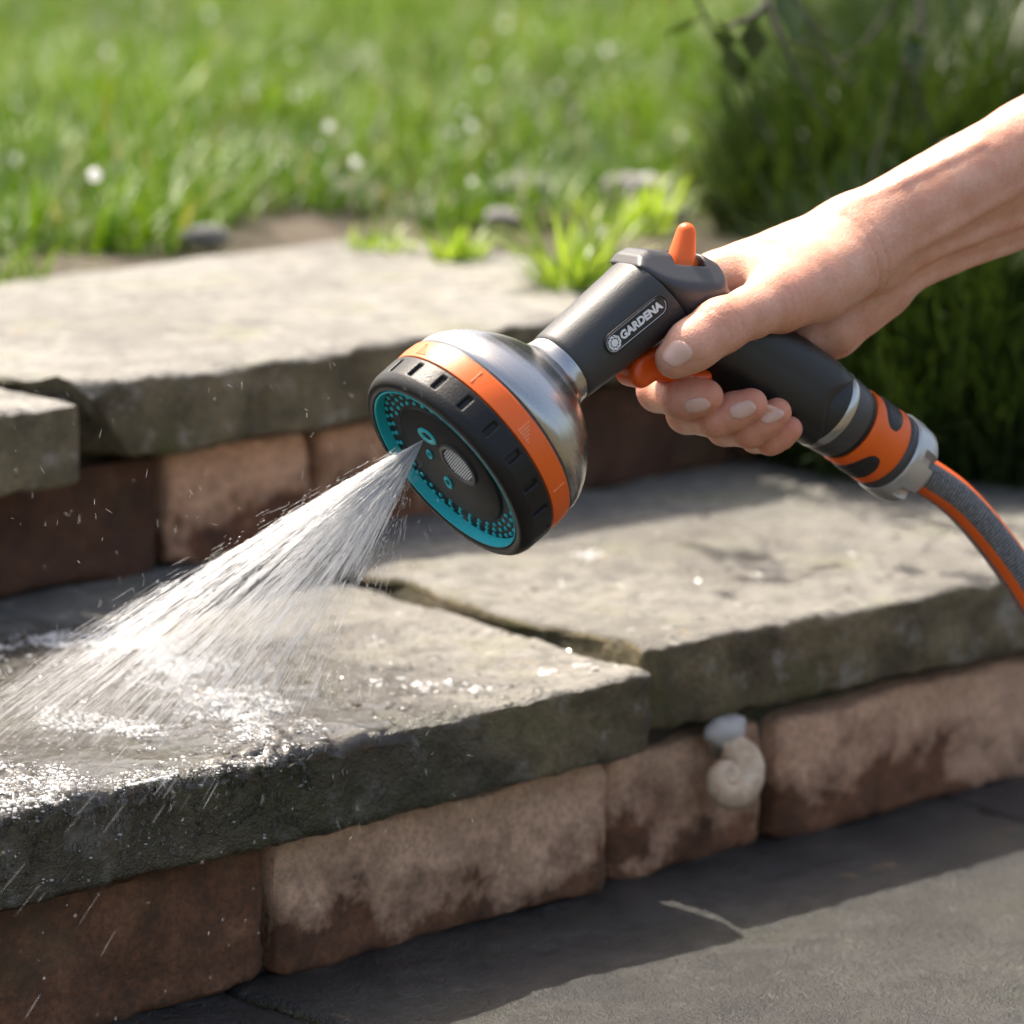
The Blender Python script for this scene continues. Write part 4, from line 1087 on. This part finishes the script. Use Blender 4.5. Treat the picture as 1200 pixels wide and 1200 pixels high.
# ------------------------------------------------------------------ water
M_FILM = mat_water('water_film', .2)
M_SPRAY = mat_water('spray_water', .12, white=.34, gloss=.05)
M_GLINT = mat_water('glint', .15, white=.62, gloss=.08)  # white colour stands in for sun glints on the wet stone
def spray():
    O = C0 + SM.T @ (V([1.2, oy, oz]) * MM)
    n = 5200
    up = V([-.872, .488]); dn = V([-.40, .915])           # fan edges in the picture, y down
    a0, a1 = math.atan2(.488, -.872), math.atan2(.915, -.40)
    vs, fs = [], []
    def strands(n, t, s0, ln, rad, thick, jit=0.0):
        ang = a0 + (a1 - a0) * t
        w = .36 + rng.normal(0, thick, n)
        d = np.cos(ang)[:, None] * CR - np.sin(ang)[:, None] * CU - CF * w[:, None]
        d /= np.linalg.norm(d, axis=1)[:, None]
        p0 = O + d * s0[:, None] + rng.normal(0, 1, (n, 3)) * jit
        p0 = p0 - V([0, 0, 1.]) * (s0 ** 2 * .35)[:, None]
        d = d - V([0, 0, 1.]) * (s0 * .7)[:, None]; d /= np.linalg.norm(d, axis=1)[:, None]
        p1 = p0 + d * ln[:, None]
        inb = lambda p: (p[:, 2] > .002) | ((p @ BB) < E1 - .002)
        ok = inb(p0) & inb(p1) & (p1[:, 2] > -.11) & (((p1[:, 2] > .006) & (((p1 @ BB) > E1 + .004) | (p1[:, 2] > .045))) | (rng.random(n) < .03))
        return p0[ok], p1[ok], d[ok], rad[ok]
    def emit(p0, p1, d, rad, sides=4):
        n = len(p0); s1 = np.cross(d, rng.normal(0, 1, (n, 3))); s1 /= np.linalg.norm(s1, axis=1)[:, None]; s2 = np.cross(d, s1)
        lev = [(0, .12), (.12, .8), (.55, 1.0), (.88, .7), (1, .1)]
        vv = []
        for (u, k) in lev:
            c = p0 + (p1 - p0) * u
            for j in range(sides):
                t = 2 * math.pi * j / sides
                vv.append(c + (rad * k)[:, None] * (math.cos(t) * s1 + math.sin(t) * s2))
        vv = np.stack(vv, 1); m = len(lev) * sides
        tpl = [[r * sides + j, r * sides + (j + 1) % sides, (r + 1) * sides + (j + 1) % sides, (r + 1) * sides + j] for r in range(len(lev) - 1) for j in range(sides)]
        ff = (np.array(tpl)[None] + (np.arange(n) * m)[:, None, None]).reshape(-1, 4)
        b0 = sum(len(x) for x in vs); vs.append(vv.reshape(-1, 3)); fs.append(ff + b0)
    # sheet near the outlet
    n = 300; emit(*strands(n, rng.beta(1.0, 1.3, n), rng.uniform(0, .006, n), rng.uniform(.02, .07, n), rng.uniform(.00012, .0003, n), .05), sides=4)
    # body of the fan: broken threads, finer and sparser with distance
    n = 13000; t = np.where(rng.random(n) < .8, rng.beta(1.0, 1.6, n) * .85, rng.uniform(-.03, 1.0, n))
    s0 = .012 + .19 * rng.beta(1.15, 1.6, n)
    t = t + .02 * vnoise(np.stack([t * 40, s0 * 30, 0 * t], -1), 3)
    emit(*strands(n, t, s0, rng.uniform(.001, .014, n), (.00004 + .00013 * rng.random(n) ** 2), .08, .0006), sides=4)
    # far threads reaching the left edge, low over the stone
    n = 5000; t = rng.beta(1.0, 2.4, n) * .9 - .05
    emit(*strands(n, t, .12 + .20 * rng.random(n), rng.uniform(.004, .020, n), .00003 + .00007 * rng.random(n) ** 2, .09, .002), sides=4)
    # loose drops among the threads
    n = 5000; t = rng.uniform(-.06, 1.12, n)
    emit(*strands(n, t, .02 + .26 * rng.random(n), rng.uniform(.0004, .0015, n), .00008 + .00014 * rng.random(n) ** 3, .11, .002), sides=4)
    n = 700; emit(*strands(n, rng.uniform(-.10, 1.35, n), .01 + .12 * rng.random(n), rng.uniform(.002, .008, n), rng.uniform(.00003, .00007, n), .14, .002), sides=4)
    o = mk('water_spray', np.concatenate(vs), np.concatenate(fs), M_SPRAY)
    o.data.transform(Matrix.Translation(-Vector(O))); o.location = O
    props(o, 'white fan of water jetting from the spray face onto the slab', 'water spray', kind='stuff')
    # bounced droplets in the air
    vs.clear(); fs.clear()
    n = 240
    px, py = rng.uniform(0, 560, n), rng.uniform(420, 990, n); dep = rng.uniform(1.52, 1.78, n)
    dd = CF + CR * ((px - 600) / FPX)[:, None] + CU * ((600 - py) / FPX)[:, None]
    p0 = CC + dd * dep[:, None]; d = rng.normal(0, .5, (n, 3)) + V([-.1, 0, 1.0]); d /= np.linalg.norm(d, axis=1)[:, None]
    ln = rng.uniform(.001, .005, n); rad = rng.uniform(.00004, .00008, n)
    ok = (p0[:, 2] > .004) | ((p0 @ BB) < E1 - .004); ok &= p0[:, 2] > -.10; ok &= (p0 @ BB) < FB2 - .01
    emit(p0[ok], p0[ok] + d[ok] * ln[ok][:, None], d[ok], rad[ok])
    o = mk('water_droplets', np.concatenate(vs), np.concatenate(fs), M_SPRAY)
    props(o, 'fine bounced water droplets hanging in the air around the jet', 'droplets', kind='stuff')
spray()

dg = bpy.context.evaluated_depsgraph_get()
_sb = []
for o in col.objects:
    if o.name.startswith('stone_slab'):
        off = V(o.location); co = np.zeros(len(o.data.vertices) * 3); o.data.vertices.foreach_get('co', co)
        _sb.append(BVHTree.FromPolygons([tuple(x) for x in co.reshape(-1, 3) + off], [tuple(p.vertices) for p in o.data.polygons]))
def top_z(x, y, default=0.0):
    z = None
    for b in _sb:
        h = b.ray_cast(Vector((x, y, .08)), Vector((0, 0, -1)), .12)
        if h[0] is not None: z = h[0].z if z is None else max(z, h[0].z)
    return default if z is None else z
def turb(px, py):
    # broken water: a jump where the sheet stops spreading, and the lip of the slab
    def dist(pl_):
        d = np.full(np.shape(px), 1e9)
        for (x0, y0), (x1, y1) in zip(pl_[:-1], pl_[1:]):
            ex, ey = x1 - x0, (y1 - y0) * 1.5
            t = np.clip(((px - x0) * ex + (py - y0) * 1.5 * ey) / (ex * ex + ey * ey), 0, 1)
            d = np.minimum(d, np.hypot(px - x0 - t * ex, (py - y0) * 1.5 - t * ey))
        return d
    a_ = np.exp(-(dist([(-80, 790), (0, 772), (70, 760), (150, 752)]) / 22) ** 2)
    b_ = np.exp(-(dist([(150, 755), (215, 790), (265, 825), (300, 850), (335, 878)]) / 42) ** 2)
    c_ = np.exp(-(dist([(340, 882), (250, 900), (200, 912), (150, 930), (60, 938), (-40, 955)]) / 20) ** 2)
    e_ = np.exp(-(dist([(60, 845), (130, 852), (180, 858)]) / 16) ** 2) * .9
    f_ = np.exp(-(dist([(-60, 915), (60, 920)]) / 26) ** 2)
    return np.clip(a_ + b_ + c_ + e_ + f_, 0, 1.1)
def film():
    st = .0011
    aa = np.arange(.80, 1.18, st); bb = np.arange(E1 - .004, 1.60, st)
    a, b = np.meshgrid(aa, bb, indexing='ij')
    P2 = np.stack([a, b, 0 * a], -1)
    w = ab_arr(a, b, 0 * a); zc = (w - CC) @ CF; px = 600 + FPX * (w @ CR) / zc; py = 600 - FPX * ((w - CC) @ CU) / zc
    # outline of the flooded patch on the stone
    cen = (a - .985) / .15, (b - 1.45) / .17
    cov = 1.0 - np.sqrt(cen[0] ** 2 + cen[1] ** 2) + .35 * fbm(P2 * 16, 4, 31)
    warp = P2 * V([1, 1, 1]) + .006 * np.stack([vnoise(P2 * 40, 5), vnoise(P2 * 40, 6), 0 * a], -1)
    rip = .00080 * fbm(warp * V([170, 170, 1]), 2, 11) + .0007 * vnoise(warp * V([60, 60, 1]), 13)
    tb = turb(px, py)
    amp = .10 + 1.5 * tb
    ca, cb = aa[::8], bb[::8]
    cz = V([[top_z(*abz(x, max(y, E1 + .006), 0)[:2]) for y in cb] for x in ca])
    row = np.stack([np.interp(bb, cb, r_) for r_ in cz]); base = np.stack([np.interp(aa, ca, row[:, k]) for k in range(len(bb))], 1)
    z = base + .0004 + .0018 * np.clip(cov, 0, .5) + rip * amp
    z = np.where(cov < .06, z - (.06 - cov) * .06, z)
    z = z - np.clip((E1 + .008 - b) / .012, 0, 1) ** 2 * .006
    keep = cov > -.02
    v = ab_arr(a, b, z).reshape(-1, 3); i = np.arange(a.size).reshape(a.shape)
    kq = keep[:-1, :-1] & keep[1:, :-1] & keep[1:, 1:] & keep[:-1, 1:]
    f = np.stack([i[:-1, :-1], i[1:, :-1], i[1:, 1:], i[:-1, 1:]], -1)[kq]
    used = np.unique(f); mp = -np.ones(len(v), int); mp[used] = np.arange(len(used))
    o = mk('water', v[used], mp[f], M_FILM, center=True)
    props(o, kind='structure', label='rippling sheet of water glinting on the wet stone slab')
film()

def beads():
    # beads and small puddles left on the stone, and runs down the front face
    pts, rad, sq = [], [], []
    for k in range(1500):
        a_ = rng.uniform(.84, 1.20); b_ = rng.uniform(E1 + .004, 1.58)
        q_ = abz(a_, b_, 0); q_[2] = top_z(q_[0], q_[1]); pts.append(q_); r = rng.uniform(.0006, .0022); rad.append(r); sq.append((1.3, 1.3, rng.uniform(.25, .5)))
    for k in range(120):
        a_ = rng.uniform(1.12, 1.75); b_ = rng.uniform(E1 + .01, 1.58)
        q_ = abz(a_, b_, 0); q_[2] = top_z(q_[0], q_[1]); pts.append(q_); r = rng.uniform(.0008, .0026); rad.append(r); sq.append((1.4, 1.4, rng.uniform(.25, .45)))
    for k in range(420):
        a_ = rng.uniform(.82, 1.06); z_ = -.001 - .034 * rng.random() ** 1.6
        pts.append(abz(a_, E1 - .001, z_)); r = rng.uniform(.0005, .0015); rad.append(r); sq.append((.9, .9, rng.uniform(1, 2.6)))
    scatter_spheres('water_beads', V(pts), V(rad), M_DROP, 2, V(sq), 'water beads and runs glinting on the wet stone', 'water beads')
beads()
def splash():  # white beads stand in for sun glints on the broken water
    n = 230000; a = rng.uniform(.84, 1.16, n); b = rng.uniform(E1 - .002, 1.6, n)
    P2 = np.stack([a, b, 0 * a], -1)
    w = ab_arr(a, b, 0 * a); zc = (w - CC) @ CF; px = 600 + FPX * (w @ CR) / zc; py = 600 - FPX * ((w - CC) @ CU) / zc
    den = .5 + .8 * fbm(P2 * V([60, 60, 1]), 3, 71)
    ok = (px > -60) & (rng.random(n) < np.clip(turb(px, py) - .12, 0, 1) * np.clip(den, 0, 1) * .5)
    p = w[ok]; n = len(p)
    p[:, 2] = [top_z(x, y) + .0016 for x, y, _ in p]
    r = .00018 + .00062 * rng.random(n) ** 4
    sq = np.stack([rng.uniform(1, 2.4, n), rng.uniform(1, 1.6, n), rng.uniform(.5, 1, n)], 1)
    scatter_spheres('splash_glints', p, r, mat_water('splash_glint_white', .1, white=.85, gloss=.10), 1, sq, 'white beads painting glints into the splash where the jet strikes the slab', 'splash')
splash()
def glint():
    vs, fs = [], []
    spots = [(498, 801, 26, 8), (556, 800, 20, 7), (441, 800, 14, 6), (635, 786, 20, 7), (700, 776, 34, 9), (735, 784, 26, 7), (440, 749, 12, 5), (655, 803, 7, 4), (412, 684, 18, 8), (395, 694, 12, 8), (690, 661, 26, 8), (891, 681, 13, 8), (470, 722, 12, 6), (1000, 655, 12, 7), (660, 695, 10, 6), (730, 697, 9, 6), (738, 752, 9, 6), (840, 597, 10, 8), (980, 560, 10, 9), (265, 793, 14, 5), (318, 787, 14, 6), (520, 692, 9, 4)]
    spots2 = []
    for (px, py, wx, wy) in spots:
        for q in range(3 + wx // 2): spots2.append((px + rng.normal(0, wx * .38), py + rng.normal(0, wy * .34), wx * rng.uniform(.12, .55), wy * rng.uniform(.25, .6)))
    for k, (px, py, wx, wy) in enumerate(spots2):
        p = on_z(px, py, .0)
        if min(top_z(p[0] + dx, p[1] + dy, -1) for dx in (-.012, 0, .012) for dy in (-.012, 0, .012)) < -.008: continue
        sx = wx * .55 / FPX * 1.85; sy = min(wy * .55 / FPX * 1.85 / .25, sx * 1.3)
        n = 14; m = 4; b0 = len(vs)
        for i in range(m + 1):
            rr = 1 - i / m
            for j in range(n):
                t = j / n * 2 * math.pi; irr = 1 + .3 * math.sin(2 * t + k) + .2 * math.sin(3 * t + 2 * k)
                x, y = p[0] + math.cos(t) * sx * rr * irr, p[1] + math.sin(t) * sy * rr * irr
                vs.append((x, y, top_z(x, y) - .0002 + .0005 * math.sqrt(max(0, 1 - rr * rr))))
        for i in range(m):
            for j in range(n): fs.append([b0 + i * n + j, b0 + i * n + (j + 1) % n, b0 + (i + 1) * n + (j + 1) % n, b0 + (i + 1) * n + j])
    o = mk('glint_flecks', vs, fs, M_GLINT); props(o, 'white flecks painting sun glints on the stone slabs', 'glint', kind='stuff')
glint()

# ------------------------------------------------------------------ snail shell in the gap under the slab
def snail():
    p = on_b(846, 912, FB1 - .010)
    root = empty('snail_shell', p); root.scale = (1.6, 1.6, 1.6); props(root, 'cream snail shell stuck to the bricks under the slab joint', 'snail shell')
    n, m = 130, 20; vs = []
    for i in range(n):
        t = i / (n - 1); an = t * 2.6 * 2 * math.pi; k = math.exp(.20 * an) / math.exp(.20 * 2.6 * 2 * math.pi)
        R_ = .0112 * k; r = .0084 * k * (1 - .45 * max(0, t - .93) / .07); hh = .006 * (1 - k)
        c = V([R_ * math.cos(an), R_ * math.sin(an), hh])
        er = V([math.cos(an), math.sin(an), 0])
        for j in range(m):
            u = j / m * 2 * math.pi; vs.append(c + r * (1 + .02 * math.sin(an * 14)) * (math.cos(u) * er + math.sin(u) * V([0, 0, 1.])))
    i = np.arange(n * m).reshape(n, m)
    f = np.stack([i[:-1], i[1:], np.roll(i, -1, 1)[1:], np.roll(i, -1, 1)[:-1]], -1).reshape(-1, 4)
    s = NT('shell'); c = s.coord('Object')
    s.set(Base_Color=s.ramp(s.noise(c, 160, 4, .6), [(.3, (.45, .30, .18)), (.5, (.64, .48, .33)), (.7, (.74, .60, .44))]), Roughness=.4)
    v = V(vs); fwd = -BB * .88 + V([0, 0, .35]) - AA * .2; fwd /= np.linalg.norm(fwd); xx = np.cross(V([0, 0, 1.]), fwd); xx /= np.linalg.norm(xx); yy = np.cross(fwd, xx)
    an = -2.2; v2 = np.stack([v[:, 0] * math.cos(an) - v[:, 1] * math.sin(an), v[:, 0] * math.sin(an) + v[:, 1] * math.cos(an), v[:, 2]], 1)
    mk('whorl', v2[:, :1] * xx + v2[:, 1:2] * yy + v2[:, 2:] * fwd, f, s.m, parent=root)
    # dried foot film that glues it to the stone
    v, ff = ico(1.0, 3); v = v * (1 + .15 * fbm(v * 2, 3, 2))[:, None] * V([.0085, .004, .0055]); v = v[:, :1] * AA + v[:, 1:2] * BB + v[:, 2:] * V([0, 0, 1.]) + V([0, 0, .0150]) + AA * .003 + BB * .002
    mk('dried_film', v, ff, mat_plain('dried_film', (.52, .50, .47), .5), parent=root)
snail()

# ------------------------------------------------------------------ branch added to cast twig shadows, grit on the stone
M_TWIG = mat_plain('twig_bark', (.05, .045, .03), .8)
def branch():
    r_ = np.random.default_rng(5); vs, fs, lv, lf = [], [], [], []
    def tube(pts, r0, r1):
        b0 = len(vs); n = len(pts) - 1
        for k, q in enumerate(pts):
            d = pts[min(k + 1, n)] - pts[max(k - 1, 0)]; d = d / np.linalg.norm(d)
            rr = r0 + (r1 - r0) * k / n; u = np.cross(d, V([.3, .2, .93])); u /= np.linalg.norm(u); w = np.cross(d, u)
            for j in range(6): vs.append(q + rr * (math.cos(j * 1.0472) * u + math.sin(j * 1.0472) * w))
        for k in range(n):
            for j in range(6): fs.append([b0 + k * 6 + j, b0 + k * 6 + (j + 1) % 6, b0 + k * 6 + 6 + (j + 1) % 6, b0 + k * 6 + 6 + j])
    def grow(p, d, L, r, lev):
        n = 10; pts = [p]
        for k in range(n):
            d = d + r_.normal(0, .12, 3); d = d / np.linalg.norm(d); pts.append(pts[-1] + d * L / n)
        tube(pts, r, r * .35)
        for k in range(2, n + 1):
            if lev < 2 and r_.random() < .62:
                e = d * .7 + r_.normal(0, .55, 3) * V([1, 1, .45]); grow(pts[k], e / np.linalg.norm(e), L * .45, r * .55, lev + 1)
            if lev > 0 and r_.random() < .30:
                e = r_.normal(0, 1, 3); e /= np.linalg.norm(e); q = pts[k]; u = np.cross(e, V([.1, .2, .9])); u /= np.linalg.norm(u)
                s_ = r_.uniform(.020, .036); b0 = len(lv); lv.extend([q, q + e * s_ * .5 + u * s_ * .3, q + e * s_, q + e * s_ * .5 - u * s_ * .3]); lf.append([b0, b0 + 1, b0 + 2, b0 + 3])
    root = V([.74, 2.72, .05])
    tube([root, V([.72, 2.68, .2]), V([.62, 2.60, .33]), V([.44, 2.51, .37])], .010, .007)
    grow(V([.44, 2.51, .37]), V([-.88, -.36, -.03]), .42, .0062, 0)
    grow(V([.46, 2.52, .37]), V([-.76, -.62, -.03]), .42, .0060, 0)
    grow(V([.54, 2.55, .35]), V([-.60, -.76, -.01]), .40, .0056, 0)
    grow(V([.60, 2.58, .34]), V([-.42, -.88, -.0]), .36, .0056, 0)
    o = empty('shadow_branch', root); props(o, 'added thin branch at the right, put in to shadow the right slab', 'branch')
    for nm, v_, f_, m_ in (('stem', vs, fs, M_TWIG), ('leaves', lv, lf, M_SHRUB)):
        k = mk(nm, V(v_) - root + V([-.05, .065, .12]) * np.clip((V(v_)[:, 2:] - .05) / .28, 0, 1), f_, m_); k.parent = o
        if nm == 'leaves': add_tint(k, r_.random(len(v_)))
branch()
gp = []
for k in range(420):
    a_, b_ = rng.uniform(.9, 1.8), rng.uniform(E1 + .01, 1.66); q = abz(a_, b_, 0); q[2] = top_z(q[0], q[1], -1)
    if q[2] > -.01: gp.append(q)
gp = V(gp); n = len(gp)
scatter_spheres('grit', gp, .0003 + .0011 * rng.random(n) ** 3, mat_plain('grit', (.085, .06, .035), .9), 1, np.stack([rng.uniform(1, 2.5, n), rng.uniform(.7, 1.3, n), rng.uniform(.5, .9, n)], 1), 'fine brown grit scattered on the stone slabs', 'grit')
